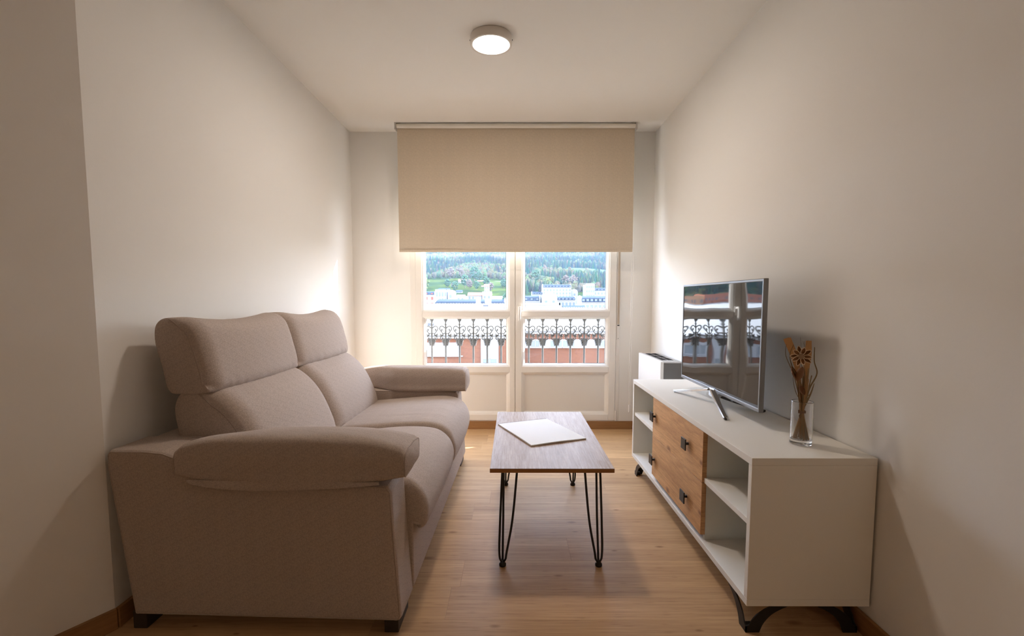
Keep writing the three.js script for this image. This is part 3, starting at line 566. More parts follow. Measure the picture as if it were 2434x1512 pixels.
  const petal = (L, W, cup) => {
    const P = [], I = [], nu = 10, nv = 8;
    for (const th of [0, -0.0012]) for (let i = 0; i <= nu; i++) for (let j = 0; j <= nv; j++) { const u = i / nu, v = j / nv * 2 - 1, w = W * 1.9 * Math.pow(u + 0.03, 0.62) * Math.pow(1.0 - u, 0.72); P.push(V(v * w / 2, 0.008 + L * u, th + cup * (v * v) + 0.006 * u * u)); }
    const S = (nv + 1), T = (nu + 1) * S;
    for (let i = 0; i < nu; i++) for (let j = 0; j < nv; j++) { const a = i * S + j; I.push(a, a + 1, a + S + 1, a, a + S + 1, a + S, T + a, T + a + S + 1, T + a + 1, T + a, T + a + S, T + a + S + 1); }
    const g = new THREE.BufferGeometry().setFromPoints(P); g.setIndex(I); g.computeVertexNormals(); return clean(g);
  };
  const rim = (L, W, cup) => { const pts = []; for (const sgn of [1, -1]) for (let i = 0; i <= 10; i++) { const u = sgn > 0 ? i / 10 : 1 - i / 10, w = W * 1.9 * Math.pow(u + 0.03, 0.62) * Math.pow(1.0 - u, 0.72); if (sgn < 0 && i === 0) continue; pts.push(V(sgn * w / 2, 0.008 + L * u, cup + 0.006 * u * u)); } return tube(pts, 0.0012, 60, 5); };
  const petalM = mat(new THREE.Color().setRGB(0.30, 0.145, 0.06), { roughness: 0.8, side: THREE.DoubleSide }), rimM = mat(new THREE.Color().setRGB(0.78, 0.60, 0.40), { roughness: 0.8 });
  for (let i = 0; i < 10; i++) {
    const a = i / 10 * 6.283 + 0.25 + rr(-0.08, 0.08), L = rr(0.025, 0.030), W = rr(0.0145, 0.017), lift = i % 2 ? 0.003 : -0.002;
    const p = obj('petal', petal(L, W, 0.005), petalM, fl); p.rotation.set(0.25 * (i % 2 ? 1 : 0.6), 0, 0); p.position.z = lift; p.rotation.order = 'ZXY'; p.rotation.z = a;
    const r = obj('petal_rim', rim(L, W, 0.005), rimM, fl); r.rotation.copy(p.rotation); r.position.z = lift;
  }
  const seeds = [clean(new THREE.SphereGeometry(0.0115, 16, 10).scale(1, 1, 0.75).translate(0, 0, 0.005))];
  for (let i = 0; i < 90; i++) { const r = 0.0112 * Math.sqrt((i + 0.5) / 90), a = i * 2.39996; seeds.push(clean(new THREE.IcosahedronGeometry(0.0014, 0).translate(r * Math.cos(a), r * Math.sin(a), 0.005 + 0.0069 * Math.sqrt(Math.max(0.02, 1 - (r / 0.0118) ** 2))))); }
  obj('seed_head', seeds, mat(new THREE.Color().setRGB(0.36, 0.24, 0.15), { roughness: 0.9 }), fl);
  obj('flower_stem', tube([V(-0.022, 0.29, 0.014), V(-0.004, 0.25, 0.01), V(0, 0.18, 0.006), V(0, 0.1, 0)], 0.0018, 20, 6), straw[1], b);
  // seed pods
  const podM = mat(new THREE.Color().setRGB(0.20, 0.085, 0.032), { roughness: 0.7, side: THREE.DoubleSide });
  const pod = (at, dir, L, W, name, open) => {
    const g = new THREE.SphereGeometry(1, 20, 14, 0, open ? Math.PI * 1.15 : Math.PI * 2), p = g.attributes.position;
    for (let i = 0; i < p.count; i++) { const y = p.getY(i), k = Math.pow(Math.max(0, 1 - y * y), 0.15); p.setXYZ(i, p.getX(i) * W * k, y * L, p.getZ(i) * W * 0.7 * k + (open ? -0.2 * W : 0)); }
    g.computeVertexNormals(); const m = obj(name, clean(g), podM, b); m.position.copy(at); m.quaternion.setFromUnitVectors(V(0, 1, 0), dir.normalize()); m.rotateY(open); return m;
  };
  pod(V(-0.044, 0.237, 0.016), V(-0.45, 0.9, 0.05), 0.026, 0.010, 'seed_pod', 3.6);
  pod(V(-0.025, 0.234, 0.018), V(0.32, 0.95, 0), 0.027, 0.0125, 'seed_cone', 0);
  pod(V(-0.016, 0.178, 0.02), V(-0.55, 0.84, 0.1), 0.020, 0.010, 'seed_pod', 3.4);
  const tw = mat(new THREE.Color().setRGB(0.22, 0.12, 0.07), { roughness: 0.95 });
  obj('twine', [0, 1, 2].map((k) => clean(new THREE.TorusGeometry(0.0105, 0.0016, 8, 28).rotateX(Math.PI / 2 + 0.1 * (k - 1)).translate(0, 0.094 + k * 0.003, 0))).concat([tube([V(-0.008, 0.097, 0.007), V(-0.016, 0.103, 0.010), V(-0.018, 0.096, 0.012), V(-0.010, 0.095, 0.009), V(-0.016, 0.086, 0.012), V(-0.013, 0.078, 0.012)], 0.0014, 30, 6)]), tw, b);
}

// ------------------------------------------------------------------ storage heater by the window
{
  const x0 = 1.012, x1 = 1.168, z0 = -3.285, z1 = -3.865, h = 0.69;
  const t = thing('electric_heater', 'white electric storage heater with dark grey sides behind the cabinet by the window', 'heater', [(x0 + x1) / 2, 0, (z0 + z1) / 2]);
  const w = (x1 - x0) / 2, l = (z0 - z1) / 2, grey = mat(new THREE.Color().setRGB(0.145, 0.14, 0.13), { roughness: 0.5 });
  obj('front_panel', box(-w, -w + 0.022, 0.1, h, -l, l, 0.003), mat(new THREE.Color().setRGB(0.82, 0.80, 0.76), { roughness: 0.4 }), t);
  obj('casing', box(-w + 0.022, w, 0.1, h - 0.012, -l + 0.004, l - 0.004, 0.003), grey, t);
  const top = obj('top_cover', box(-w + 0.022, w, h - 0.0115, h - 0.004, -l + 0.002, l - 0.002, 0.002), mat(new THREE.Color().setRGB(0.42, 0.40, 0.37), { roughness: 0.5 }), t);
  for (let i = 0; i < 3; i++) for (let k = 0; k < 2; k++) {
    const a = -l + 0.03 + i * 0.15; const sl = [];
    for (let q = 0; q < 14; q++) sl.push(box(-w + 0.045 + k * 0.045, -w + 0.083 + k * 0.045, h - 0.0042, h - 0.0028, a + q * 0.0096, a + q * 0.0096 + 0.004));
    obj('grille', sl, M.gasket, top);
  }
  obj('control_panel', box(-w + 0.04, -w + 0.11, h - 0.0045, h - 0.0022, l - 0.10, l - 0.035, 0.001), mat(new THREE.Color().setRGB(0.55, 0.53, 0.5)), top);
  for (const z of [-l + 0.08, l - 0.08]) obj('foot', [box(-w + 0.01, w - 0.005, 0, 0.012, z - 0.02, z + 0.02, 0.003), box(-w + 0.03, w - 0.02, 0.012, 0.1, z - 0.014, z + 0.014)], grey, t);
}
// ------------------------------------------------------------------ balcony railing outside the door
{
  const z = -4.42, R = thing('balcony_railing', 'grey cast iron balcony railing with scrolled balusters outside the glass door', 'railing', [0, 0, z]);
  const parts = [lathe([[0, 0.955], [0.017, 0.955], [0.0195, 0.948], [0.0195, 0.932], [0.015, 0.920], [0.0085, 0.914], [0.0075, 0.897], [0.0125, 0.893], [0.0125, 0.887], [0.0075, 0.883], [0.0085, 0.815], [0.014, 0.811], [0.014, 0.802], [0.009, 0.797], [0.0085, 0.76], [0.015, 0.74], [0.012, 0.705], [0.0095, 0.69], [0.0095, 0.12]], 12)];
  for (const s of [-1, 1]) {
    const c = (pts, r) => tube(pts.map((p) => V(s * p[0], p[1], 0)), r, 32, 6);
    parts.push(c([[0.007, 0.854], [0.018, 0.866], [0.036, 0.873], [0.050, 0.866], [0.055, 0.851], [0.049, 0.835], [0.037, 0.818], [0.026, 0.803], [0.025, 0.790], [0.034, 0.780], [0.044, 0.784]], 0.0056));
    parts.push(c([[0.046, 0.830], [0.034, 0.830], [0.032, 0.841]], 0.0042), clean(new THREE.SphereGeometry(0.0085, 10, 8).translate(s * 0.034, 0.841, 0)));
    parts.push(c([[0.012, 0.807], [0.02, 0.806], [0.028, 0.805]], 0.005));
    parts.push(c([[0.030, 0.782], [0.043, 0.775], [0.048, 0.762], [0.040, 0.750], [0.026, 0.750], [0.012, 0.757], [0.008, 0.742]], 0.0052), clean(new THREE.SphereGeometry(0.0075, 10, 8).translate(s * 0.029, 0.764, 0)));
    for (const [x, y, a, l] of [[0.048, 0.796, -0.5, 0.011], [0.036, 0.79, 0.3, 0.008], [0.05, 0.782, -1.5, 0.009]]) parts.push(clean(new THREE.SphereGeometry(1, 10, 8).scale(0.0065, l, 0.005).rotateZ(s * a).translate(s * x, y, 0)));
    for (let k = 0; k < 5; k++) parts.push(clean(new THREE.SphereGeometry(1, 10, 6).scale(0.0058, 0.021 - k * 0.0017, 0.006).rotateZ(s * -2.15).translate(s * (0.020 - k * 0.0018), 0.745 - k * 0.0115, 0.003)));
  }
  for (let y = 0.15; y < 0.69; y += 0.0085) parts.push(clean(new THREE.SphereGeometry(0.003, 6, 4).translate(0.003, y, 0.0095)));
  const g = join(parts);
  for (let k = -8; k <= 8; k++) { const m = obj('baluster', g, M.iron, R); m.position.x = 0.016 + k * 0.1275; }
  obj('handrail', box(-1.15, 1.18, 0.955, 0.992, -0.024, 0.024, 0.006, 2), M.iron, R);
  obj('bottom_rail', box(-1.15, 1.18, 0.085, 0.12, -0.014, 0.014, 0.003), M.iron, R);
  for (const x of [-1.13, 1.16]) obj('wall_bracket', [box(x - 0.012, x + 0.012, 0.95, 0.975, -0.01, 0.13, 0.003), box(x - 0.012, x + 0.012, 0.09, 0.115, -0.01, 0.13, 0.003)], M.iron, R);
}
// ------------------------------------------------------------------ the house across the street
const lam = (color, o = {}) => { const { roughness, ...r } = o; return new THREE.MeshLambertMaterial({ color, ...r }); };
const G = {
  plaster: lam(new THREE.Color().setRGB(0.22, 0.22, 0.222), { roughness: 0.9 }), cream: lam(new THREE.Color().setRGB(0.36, 0.33, 0.28), { roughness: 0.9 }), pink: lam(new THREE.Color().setRGB(0.33, 0.25, 0.225), { roughness: 0.9 }),
  red: lam(new THREE.Color().setRGB(0.30, 0.12, 0.075), { roughness: 0.9 }), orange: lam(new THREE.Color().setRGB(0.38, 0.21, 0.12), { roughness: 0.9 }), blue: lam(new THREE.Color().setRGB(0.22, 0.28, 0.33), { roughness: 0.9 }),
  slate: lam(new THREE.Color().setRGB(0.045, 0.055, 0.07), { roughness: 0.95 }), tile: lam(new THREE.Color().setRGB(0.26, 0.11, 0.07), { roughness: 0.85 }), metal: lam(new THREE.Color().setRGB(0.48, 0.465, 0.43), { roughness: 0.6 }),
  brick: lam(0xffffff, { map: rep(T_brick, 0.5, 1 / 1.28), roughness: 0.9 }), win: mat(new THREE.Color().setRGB(0.07, 0.085, 0.10), { roughness: 0.35 }), winRed: lam(new THREE.Color().setRGB(0.40, 0.08, 0.05), { roughness: 0.5 }), dark: mat(0x3a3a3c, { roughness: 0.7 }),
};
function cladHouse(name, label, x0, x1, zf, depth, gut, ridge, facade) {
  const t = thing(name, label, 'building', [0, 0, 0]);
  obj('wall', box(x0, x1, -18, gut - 0.3, zf - 0.25, zf - depth * 2), G.brick, t);
  obj('fascia', box(x0 - 0.2, x1 + 0.2, gut - 0.36, gut - 0.04, zf + 0.25, zf - 0.6), G.plaster, t);
  obj('gutter', box(x0 - 0.2, x1 + 0.2, gut - 0.07, gut + 0.05, zf + 0.40, zf + 0.24, 0.03), G.dark, t);
  // corrugated sheet roof
  const L = Math.hypot(depth, ridge - gut), a = Math.atan2(ridge - gut, depth);
  for (const back of [0, 1]) {
    const n = Math.round((x1 - x0) / 0.12), g = new THREE.PlaneGeometry(x1 - x0, L, n, 1).rotateX(-Math.PI / 2), p = g.attributes.position;
    for (let i = 0; i < p.count; i++) p.setY(i, 0.055 * Math.cos((p.getX(i) + 1000) * 2 * Math.PI / 0.48));
    g.computeVertexNormals(); g.translate((x0 + x1) / 2, 0, -L / 2).rotateX(a);
    if (back) g.translate(-(x0 + x1) / 2, 0, 0).rotateY(Math.PI).translate((x0 + x1) / 2, 0, -2 * depth);
    obj('roof_sheet', metric(g.translate(0, gut, zf + 0.2)), G.metal, t);
  }
  facade(t);
  return t;
}
const panes = (t, x0, x1, y0, y1, z, n) => {
  const w = sub('window', t), d = (x1 - x0) / n, fr = 0.09;
  const bars = [box(x0, x1, y1 - fr, y1, z, z + 0.1), box(x0, x1, y0, y0 + fr, z, z + 0.1)];
  for (let i = 0; i <= n; i++) bars.push(box(x0 + i * d - fr / 2, x0 + i * d + fr / 2, y0, y1, z, z + 0.1));
  bars.push(box(x0 - 0.1, x1 + 0.1, y0 - 0.08, y0, z, z + 0.22));
  obj('window_frame', bars, G.plaster, w);
  for (let i = 0; i < n; i++) obj('pane', box(x0 + i * d + fr / 2, x0 + (i + 1) * d - fr / 2, y0 + fr, y1 - fr, z + 0.01, z + 0.04), G.win, w);
  return w;
};
cladHouse('brick_house', 'brick house with white panels under a pale sheet roof, seen through the left glass', -46, 0.4, -65, 20, -3.77, 0.40, (t) => {
  for (const [a, b] of [[-14.6, -7.2], [-24.5, -18.2], [-34, -27.5], [-43, -37]]) {
    const s = obj('white_panel', box(a, b, -6.5, -4.73, -65.3, -65.05), G.plaster, t);
    obj('sill', box(a, b + 0.35, -6.62, -6.5, -65.3, -64.85), G.plaster, t);
    if (a < -16) { panes(t, a + 0.5, a + 2.9, -6.35, -4.95, -65.05, 2); panes(t, b - 2.6, b - 0.4, -6.35, -4.95, -65.05, 2); }
  }
  for (const [a, b] of [[-4.4, -2.0], [-17.2, -15.4], [-26.6, -25.4]]) { obj('white_pilaster', box(a, b, -18, -4.11, -65.3, -65.0), G.plaster, t); panes(t, a + 0.25, b - 0.2, -8.6, -6.84, -65.0, 2); }
  obj('roof_vent', [box(-12.1, -11.2, -2.6, -2.2, -68.4, -67.9), box(-5.1, -4.2, -0.1, 0.25, -82, -81.4)], G.dark, t);
  obj('chimney', box(-6.5, -5.7, -0.5, 1.55, -84.8, -84, 0.05), G.plaster, t);
  obj('chimney', box(-5.0, -3.9, -0.5, 1.1, -86, -85, 0.05), G.plaster, t);
});
cladHouse('brick_annexe', 'brick house across the street with a row of white windows, seen through the right glass', 0.9, 30, -70, 25, -3.52, -0.45, (t) => {
  obj('white_band', box(0.9, 30, -5.97, -4.69, -70.3, -70.05), G.plaster, t);
  for (const [a, b] of [[2.57, 3.85], [5.4, 7.1], [7.2, 8.95], [12.5, 14.3], [16.5, 18.2], [20, 22]]) panes(t, a, b, -5.85, -4.78, -70.05, 2);
});
// ------------------------------------------------------------------ valley and hillside
const ty = (x, z) => {
  const d = -z, n = 26 * nz(x / 260 + 40, d / 260 + 40, 91) + 9 * nz(x / 90 + 40, d / 90 + 40, 92);
  const b = d < 230 ? -17 : d < 400 ? lerp(-17, 4, (d - 230) / 170) : d < 600 ? lerp(4, 25, (d - 400) / 200) : d < 1100 ? lerp(25, 112, (d - 600) / 500) : d < 1650 ? lerp(112, 205, (d - 1100) / 550) : 205 - (d - 1650) * 0.2;
  return b + n * sm(380, 900, d);
};
{
  const ground = (name, zs, m, kind, x0 = -1250, x1 = 620, nx = 150) => {
    const P = [], I = [], n = zs.length;
    for (const z of zs) for (let i = 0; i <= nx; i++) { const x = lerp(x0, x1, i / nx); P.push(V(x, ty(x, z), z)); }
    for (let k = 0; k < n - 1; k++) for (let i = 0; i < nx; i++) { const a = k * (nx + 1) + i, c = a + nx + 1; I.push(a, a + 1, c + 1, a, c + 1, c); }
    const g = new THREE.BufferGeometry().setFromPoints(P); g.setIndex(I); g.computeVertexNormals();
    const o = obj(name, metric(g), m); o.userData.kind = kind; return o;
  };
  const T_grass = tex(512, 512, (u, v) => { const a = vnoise(u * 6, v * 6, 6, 6, 51), b = vnoise(u * 40, v * 40, 40, 40, 52), k = sm(0.35, 0.65, a), n = 0.85 + 0.3 * (b - 0.5); return [lerp(0.17, 0.25, k) * n, lerp(0.22, 0.29, k) * n, lerp(0.11, 0.125, k) * n]; });
  const steps = (a, b, n) => Array.from({ length: n + 1 }, (_, i) => -lerp(a, b, i / n));
  ground('valley_ground', steps(8, 400, 30), lam(new THREE.Color().setRGB(0.12, 0.125, 0.10), { roughness: 1 }), 'structure', -500, 300, 60);
  ground('meadow', steps(400, 610, 30), lam(0xffffff, { map: rep(T_grass, 1 / 130, 1 / 130), roughness: 1 }), 'structure', -520, 320, 90);
  ground('hillside', steps(610, 2100, 80), lam(new THREE.Color().setRGB(0.05, 0.08, 0.04), { roughness: 1 }), 'structure');
  // forest: uncountable trees
  const con = join([0, 1, 2].map((k) => { const g = new THREE.ConeGeometry(0.23 - k * 0.055, 0.5, 7, 1, true); g.translate(0, 0.27 + k * 0.24, 0); return g; }));
  const lump = new THREE.IcosahedronGeometry(1, 2), lp = lump.attributes.position;
  for (let i = 0; i < lp.count; i++) { const x = lp.getX(i), y = lp.getY(i), z = lp.getZ(i), k = 0.78 + 0.5 * hash(Math.round(x * 50), Math.round(y * 50) * 7 + Math.round(z * 50), 3); lp.setXYZ(i, x * 0.27 * k, 0.55 + y * 0.45 * k, z * 0.27 * k); }
  lump.computeVertexNormals();
  const A = [], B = [], o = new THREE.Object3D();
  for (let d = 330; d < 1750; d += 4.6 + d * 0.0045) for (let az = -0.62; az < 0.25; az += 5.2 / d) {
    const x = Math.tan(az) * d + rr(-2.5, 2.5), z = -d + rr(-2.5, 2.5), edge = 592 - 150 * sm(-0.035, 0.03, az) + 60 * nz(x / 50 + 90, 3, 64) - 240 * sm(-0.17, -0.24, az);
    const kind = vnoise(x / 70 + 50, d / 70 + 50, 4096, 4096, 61), gap = vnoise(x / 120 + 70, d / 60 + 70, 4096, 4096, 62);
    if (d < edge || gap > 0.82) continue;
    const broad = kind > 0.58 || rnd() < 0.16, h = (broad ? rr(5, 8.5) : rr(7.5, 13)) * (0.8 + 0.4 * gap);
    o.position.set(x, ty(x, z) - 0.8, z); o.rotation.y = rnd() * 6.28; o.scale.set(h * rr(0.75, 1.05), h, h * rr(0.75, 1.05)); o.updateMatrix();
    const c = broad ? new THREE.Color().setRGB(0.05 + 0.04 * rnd(), 0.054 + 0.036 * rnd(), 0.03 + 0.014 * rnd()) : new THREE.Color().setRGB(0.012 + 0.022 * rnd(), 0.021 + 0.027 * rnd(), 0.015 + 0.013 * rnd());
    (broad ? B : A).push([o.matrix.clone(), c]);
  }
  for (const [n, g, L, lab] of [['conifer_forest', con, A, 'dark conifer forest covering the hillside beyond the town'], ['broadleaf_wood', lump, B, 'olive green broadleaf trees growing in patches among the hillside conifers']]) {
    const im = shadow(new THREE.InstancedMesh(g, lam(0xffffff), L.length)); im.name = n;
    L.forEach(([m, c], i) => { im.setMatrixAt(i, m); im.setColorAt(i, c); });
    Object.assign(im.userData, { kind: 'stuff', label: lab, category: 'forest' }); scene.add(im);
  }
  // single trees and farmhouses in the meadows
  const crown = [0, 1, 2].map((v) => { const l = []; for (let i = 0; i < 90; i++) { const a = hash(i, v, 1) * 6.28, y = 0.26 + hash(i, v, 3) * 0.7, r = Math.sqrt(hash(i, v, 2)) * 0.34 * Math.sin(Math.PI * clamp((y - 0.18) / 0.86, 0, 1)); l.push(clean(new THREE.IcosahedronGeometry(0.035 + 0.05 * hash(i, v, 4), 0).translate(Math.cos(a) * r, y, Math.sin(a) * r))); } return join(l); });
  const trunk = clean(new THREE.CylinderGeometry(0.02, 0.035, 0.45, 7).translate(0, 0.22, 0)), bark = lam(new THREE.Color().setRGB(0.10, 0.08, 0.06), { roughness: 1 });
  const tones = { dark: lam(new THREE.Color().setRGB(0.05, 0.085, 0.05), { roughness: 1 }), bare: lam(new THREE.Color().setRGB(0.115, 0.09, 0.07), { roughness: 1 }), olive: lam(new THREE.Color().setRGB(0.09, 0.105, 0.045), { roughness: 1 }) };
  const trees = [
    [-78, -420, 15, 'olive', 'olive green tree at the left window edge above the pink block'], [-86, -438, 13, 'olive', 'olive tree left of the meadow, half hidden by the window bead'], [-74, -572, 14, 'bare', 'bare brownish round tree standing at the top of the bright meadow'], [-62, -580, 12, 'bare', 'bare brownish tree at the meadow edge left of the white farmhouse'],
    [-47, -470, 13, 'dark', 'dark green tree in the middle of the meadow, left glass'], [-41, -455, 10, 'bare', 'bare bush beside the dark meadow tree'], [-44, -548, 17, 'dark', 'dark tree between the two meadow farmhouses'], [-38, -535, 12, 'dark', 'dark round tree below the pink farmhouse'], [-26, -470, 11, 'dark', 'narrow dark tree on the right of the meadow, left glass'],
    [-10.5, -285, 12, 'bare', 'large bare tree above the sheet roof near the window mullion'], [-6, -272, 11, 'bare', 'bare tree beside the window mullion above the sheet roof'], [-3, -320, 13, 'dark', 'dark tree by the window mullion behind the bare trees'], [46.5, -318, 10, 'bare', 'bare brown tree between the two tall white blocks, right glass'], [24, -520, 15, 'dark', 'dark tree at the forest foot above the long white block'], [58, -470, 13, 'bare', 'pale bare tree behind the right-hand white block'], [52, -480, 12, 'bare', 'bare tree at the forest edge between the white blocks'],
    [-64, -470, 9, 'dark', 'small dark tree on the lower left slope of the meadow'], [-56, -456, 8, 'bare', 'small bare bush on the lower left slope of the meadow'], [-34, -448, 9, 'dark', 'dark bush left of the terracotta roof at the meadow foot'], [-20, -430, 9, 'bare', 'bare bush behind the small pale house below the meadow'], [-9, -460, 10, 'dark', 'dark tree at the lower right of the meadow, left glass'], [-52, -430, 10, 'dark', 'dark tree behind the pale blue block at the meadow foot'],
  ];
  trees.forEach(([x, z, h, tone, label], i) => {
    const t = thing('meadow_tree', label, 'tree', [x, ty(x, z) - 0.3, z], i * 1.7, 'single trees around the meadows');
    t.scale.setScalar(h);
    obj('crown', crown[i % 3], tones[tone], t); obj('trunk', trunk, bark, t);
  });
  const winG = new THREE.BoxGeometry(1, 1, 1);
  function block(name, label, x0, x1, z, dep, top, o = {}) {
    const { wall = G.plaster, roof = 'mansard', rh = 3, rows = 4, cols = 6, roofM = G.slate, win = G.win, wh = 1.5, ww = 1.1, turn = 0, group } = o, w = x1 - x0, cx = (x0 + x1) / 2;
    const by = Math.min(ty(cx, z), ty(cx, z - dep)) - 1, t = thing(name, label, 'building', [cx, by, z], turn, group), H = top - by, e = roof === 'flat' ? H : H - rh;
    obj('wall', box(-w / 2, w / 2, 0, e, 0, -dep), wall, t);
    if (roof === 'mansard') {
      const prof = (k) => [[-dep, e], [-dep + rh * 0.35, e + rh * 0.75], [-dep / 2, e + rh], [-rh * 0.35, e + rh * 0.75], [0, e]];
      obj('roof', metric(extrude(prof(), w - 0.6).rotateY(-Math.PI / 2).translate(w / 2 - 0.3, 0, 0).scale(1, 1, 1)), roofM, t);
      for (const s of [-1, 1]) obj('gable', metric(extrude(prof().map((p) => [p[0], p[1] + (p[1] > e ? 0.3 : 0)]), 0.35).rotateY(-Math.PI / 2).translate(s > 0 ? w / 2 : -w / 2 + 0.35, 0, 0)), wall, t);
      obj('eaves', box(-w / 2, w / 2, e - 0.25, e + 0.1, 0.35, -0.2), G.plaster, t);
      for (let i = 0; i < cols; i++) { const dm = obj('dormer', box(-0.7, 0.7, e + 0.3, e + rh * 0.62, 0.05, -rh * 0.5), roofM, t); dm.position.x = -w / 2 + w * (i + 0.5) / cols; const dw = new THREE.Mesh(winG, win); dw.name = 'window'; dw.scale.set(0.9, rh * 0.25, 0.1); dw.position.set(0, e + rh * 0.38, 0.08); dm.add(shadow(dw)); }
    } else if (roof === 'gable') {
      obj('roof', metric(extrude([[-dep - 0.4, e - 0.1], [-dep / 2, e + rh], [0.4, e - 0.1], [0.4, e - 0.4], [-dep / 2, e + rh - 0.35], [-dep - 0.4, e - 0.4]], w + 0.6).rotateY(-Math.PI / 2).translate(w / 2 + 0.3, 0, 0)), roofM, t);
      for (const s of [-1, 1]) obj('gable', metric(extrude([[-dep, e], [-dep / 2, e + rh - 0.35], [0, e]], 0.3).rotateY(-Math.PI / 2).translate(s > 0 ? w / 2 : -w / 2 + 0.3, 0, 0)), wall, t);
    } else if (roof === 'barrel') {
      const arc = Array.from({ length: 17 }, (_, i) => [-Math.cos(i / 16 * Math.PI) * w / 2, e + Math.sin(i / 16 * Math.PI) * rh]);
      obj('roof', metric(extrude(arc, dep).translate(0, 0, -dep)), roofM, t);
    } else obj('parapet', [box(-w / 2 - 0.1, w / 2 + 0.1, e, e + 0.7, 0.1, -0.3), box(w / 2 - 0.3, w / 2 + 0.1, e, e + 0.7, 0.1, -dep)], wall, t);
    const vis = Math.min(e, rows * 3 + 1);
    for (let r = 0; r < rows; r++) for (let c = 0; c < cols; c++) {
      const m = shadow(new THREE.Mesh(winG, win)); m.name = 'window'; m.scale.set(ww, wh, 0.16); m.position.set(-w / 2 + w * (c + 0.5) / cols, e - 1.7 - r * (vis - 1) / rows, 0.02); t.add(m);
      if (o.balcony && c % 2) { const b = new THREE.Mesh(winG, wall); b.name = 'balcony'; b.scale.set(ww * 1.8, 0.7, 0.8); b.position.set(m.position.x, m.position.y - 1.2, 0.4); t.add(shadow(b)); }
    }
    if (o.chimneys) for (let i = 0; i < o.chimneys; i++) obj('chimney', box(-0.5, 0.5, e, e + rh + 1.1, -dep * 0.5 - 0.4, -dep * 0.5 + 0.4), wall, t).position.x = -w / 2 + w * (i + 0.6) / o.chimneys;
    return t;
  }
  const gr = 'houses and blocks of the town beyond';
  // right glass
  block('apartment_block', 'long white apartment block with a dark mansard roof below the forest, right glass', 21.3, 42, -350, 14, 12.2, { rows: 5, cols: 9, rh: 2.6 });
  block('apartment_block', 'tall bare white end block beside the long white apartment block, right glass', 42.3, 47, -352, 16, 8.6, { rows: 1, cols: 1, roof: 'barrel', rh: 2.2, roofM: G.plaster });
  block('apartment_block', 'lower white block left of the long white apartment block', 13.5, 21, -352, 12, 6.8, { rows: 3, cols: 4, rh: 2.2 });
  block('apartment_block', 'white apartment block at the right edge of the right glass under the forest', 49.5, 55.5, -330, 14, 11.4, { rows: 5, cols: 4, roof: 'flat' });
  block('apartment_block', 'white stepped block with a dark roof at the far right of the right glass', 55.8, 72, -336, 14, 9.4, { rows: 4, cols: 7, rh: 2.4 });
  block('town_house', 'slate mansard house with dormers beside the mullion, right glass', -3, 12.2, -220, 12, 2.9, { rows: 2, cols: 6, rh: 2.6, group: gr });
  block('town_hall', 'white hall with a rounded barrel roof in the right glass', 12.9, 19.6, -215, 14, 4.2, { rows: 1, cols: 2, roof: 'barrel', rh: 2.6, roofM: G.plaster, group: gr });
  block('town_house', 'low white house with dark slate roof right of the rounded hall', 20.2, 31, -240, 12, 2.6, { rows: 3, cols: 6, rh: 2.0, group: gr });
  block('town_house', 'white house with a wide slate roof at the lower right of the right glass', 28.2, 42, -200, 14, 2.6, { rows: 2, cols: 8, rh: 2.8, group: gr });
  block('town_house', 'long flat white terrace just above the sheet roof, right glass', 1.5, 14.5, -150, 12, -0.6, { rows: 1, cols: 9, roof: 'flat', group: gr });
  block('town_house', 'small white house low between the rounded hall and the wide slate roof', 17, 24, -160, 9, -0.9, { rows: 1, cols: 3, roof: 'gable', rh: 1.6, group: gr });
  // left glass
  block('town_house', 'pinkish block with dark red windows at the left edge of the left glass', -52, -40.6, -250, 12, 5.4, { wall: G.pink, rows: 4, cols: 4, win: G.winRed, rh: 2, group: gr });
  block('town_house', 'pale blue block with tall windows beside the pinkish block', -38.6, -33, -240, 10, 5.4, { wall: G.blue, rows: 3, cols: 4, wh: 2.0, ww: 0.8, roof: 'flat', group: gr });
  block('town_house', 'white gabled house beside the pale blue block', -32.6, -29.8, -240, 12, 5.9, { rows: 1, cols: 1, roof: 'barrel', rh: 1.5, roofM: G.plaster, group: gr });
  block('town_house', 'long slate mansard roof with skylights just over the sheet roof, left glass', -20, -2.0, -122, 9, 1.15, { rows: 2, cols: 10, rh: 2.0, group: gr });
  block('town_house', 'house with white walls and a terracotta roof in the middle of the left glass', -28.2, -19.6, -300, 10, 5.6, { rows: 3, cols: 4, roof: 'gable', rh: 1.8, roofM: G.tile, group: gr });
  block('town_house', 'cream house with a bare white gable right of the terracotta roof', -18.8, -13.6, -296, 10, 6.0, { wall: G.cream, rows: 3, cols: 2, roof: 'gable', rh: 1.8, roofM: G.metal, group: gr });
  block('town_house', 'small white house left of the terracotta roof, left glass', -38.5, -33.5, -330, 8, 4.4, { rows: 1, cols: 2, roof: 'gable', rh: 1.6, roofM: G.metal, group: gr });
  block('farmhouse', 'white farmhouse at the upper edge of the bright meadow', -59, -49, -520, 8, 23, { rows: 2, cols: 4, roof: 'gable', rh: 2, roofM: G.tile });
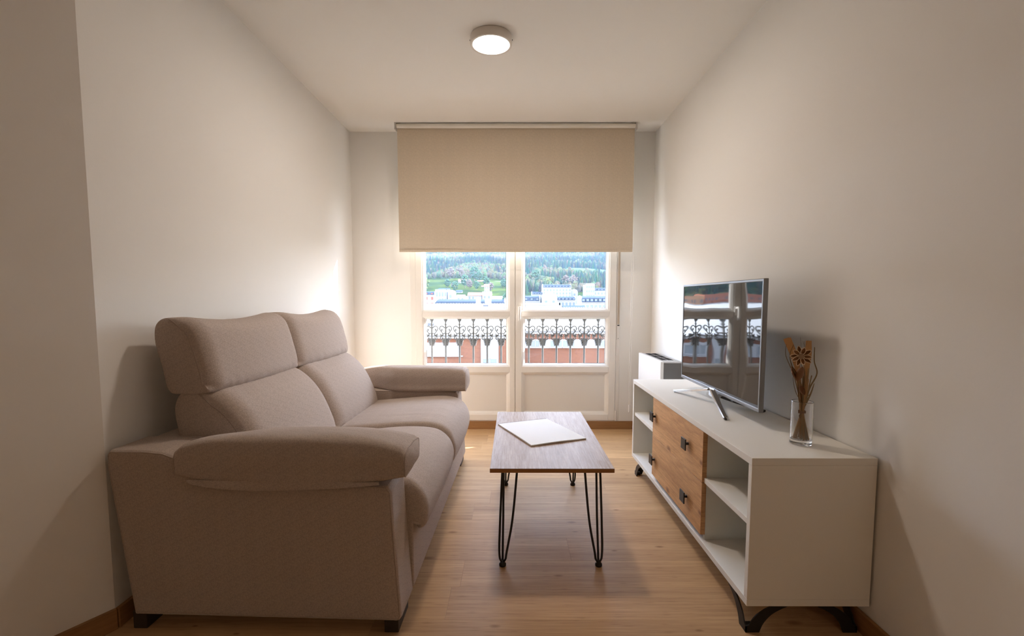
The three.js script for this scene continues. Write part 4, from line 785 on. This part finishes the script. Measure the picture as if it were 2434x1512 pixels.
  block('farmhouse', 'pinkish farmhouse at the forest edge above the meadow', -40, -33.6, -540, 8, 22.6, { wall: G.pink, rows: 2, cols: 3, roof: 'gable', rh: 2, roofM: G.tile });
  block('farmhouse', 'long low white farm building on the right of the meadow', -21, -12, -540, 8, 21.4, { rows: 1, cols: 5, roof: 'gable', rh: 1.5, roofM: G.metal });
  block('farmhouse', 'low white shed at the left of the meadow', -68, -58, -440, 6, 11.4, { rows: 1, cols: 3, roof: 'gable', rh: 1.2, roofM: G.slate });
  block('town_house', 'small pale house below the meadow in the left glass', -24, -20, -400, 8, 14, { rows: 2, cols: 2, roof: 'gable', rh: 1.6, roofM: G.tile, group: gr });
  block('farmhouse', 'small white cottage low on the left slope of the meadow', -50, -45, -425, 6, 9.5, { rows: 1, cols: 2, roof: 'gable', rh: 1.4, roofM: G.slate });
  block('farmhouse', 'tiny pale cottage with a terracotta roof on the middle of the meadow', -31.5, -27, -480, 6, 15, { wall: G.cream, rows: 1, cols: 2, roof: 'gable', rh: 1.4, roofM: G.tile });
  // further left: seen only mirrored in the television
  const mir = 'town blocks mirrored in the television';
  block('apartment_block', 'red apartment block mirrored at the right of the television screen', -112, -92, -240, 14, 3.2, { wall: G.red, rows: 5, cols: 8, balcony: true, roof: 'flat', group: mir });
  block('apartment_block', 'orange apartment block mirrored at the right edge of the television screen', -90, -76, -236, 14, 2.6, { wall: G.orange, rows: 5, cols: 6, balcony: true, roof: 'flat', group: mir });
  block('apartment_block', 'red and white block mirrored in the middle of the television screen', -138, -116, -250, 14, 3.6, { wall: G.red, rows: 4, cols: 8, roof: 'flat', group: mir });
  block('apartment_block', 'brick block mirrored left of the middle of the television screen', -164, -142, -262, 14, 3.2, { wall: G.orange, rows: 4, cols: 7, group: mir });
  block('apartment_block', 'pale block mirrored at the left of the television screen', -192, -168, -270, 14, 3.2, { wall: G.cream, rows: 4, cols: 8, group: mir });
  block('town_house', 'long white house mirrored low on the television screen', -74, -56, -150, 12, -0.6, { rows: 1, cols: 10, roof: 'flat', group: mir });
}
renderer.render(scene, camera);
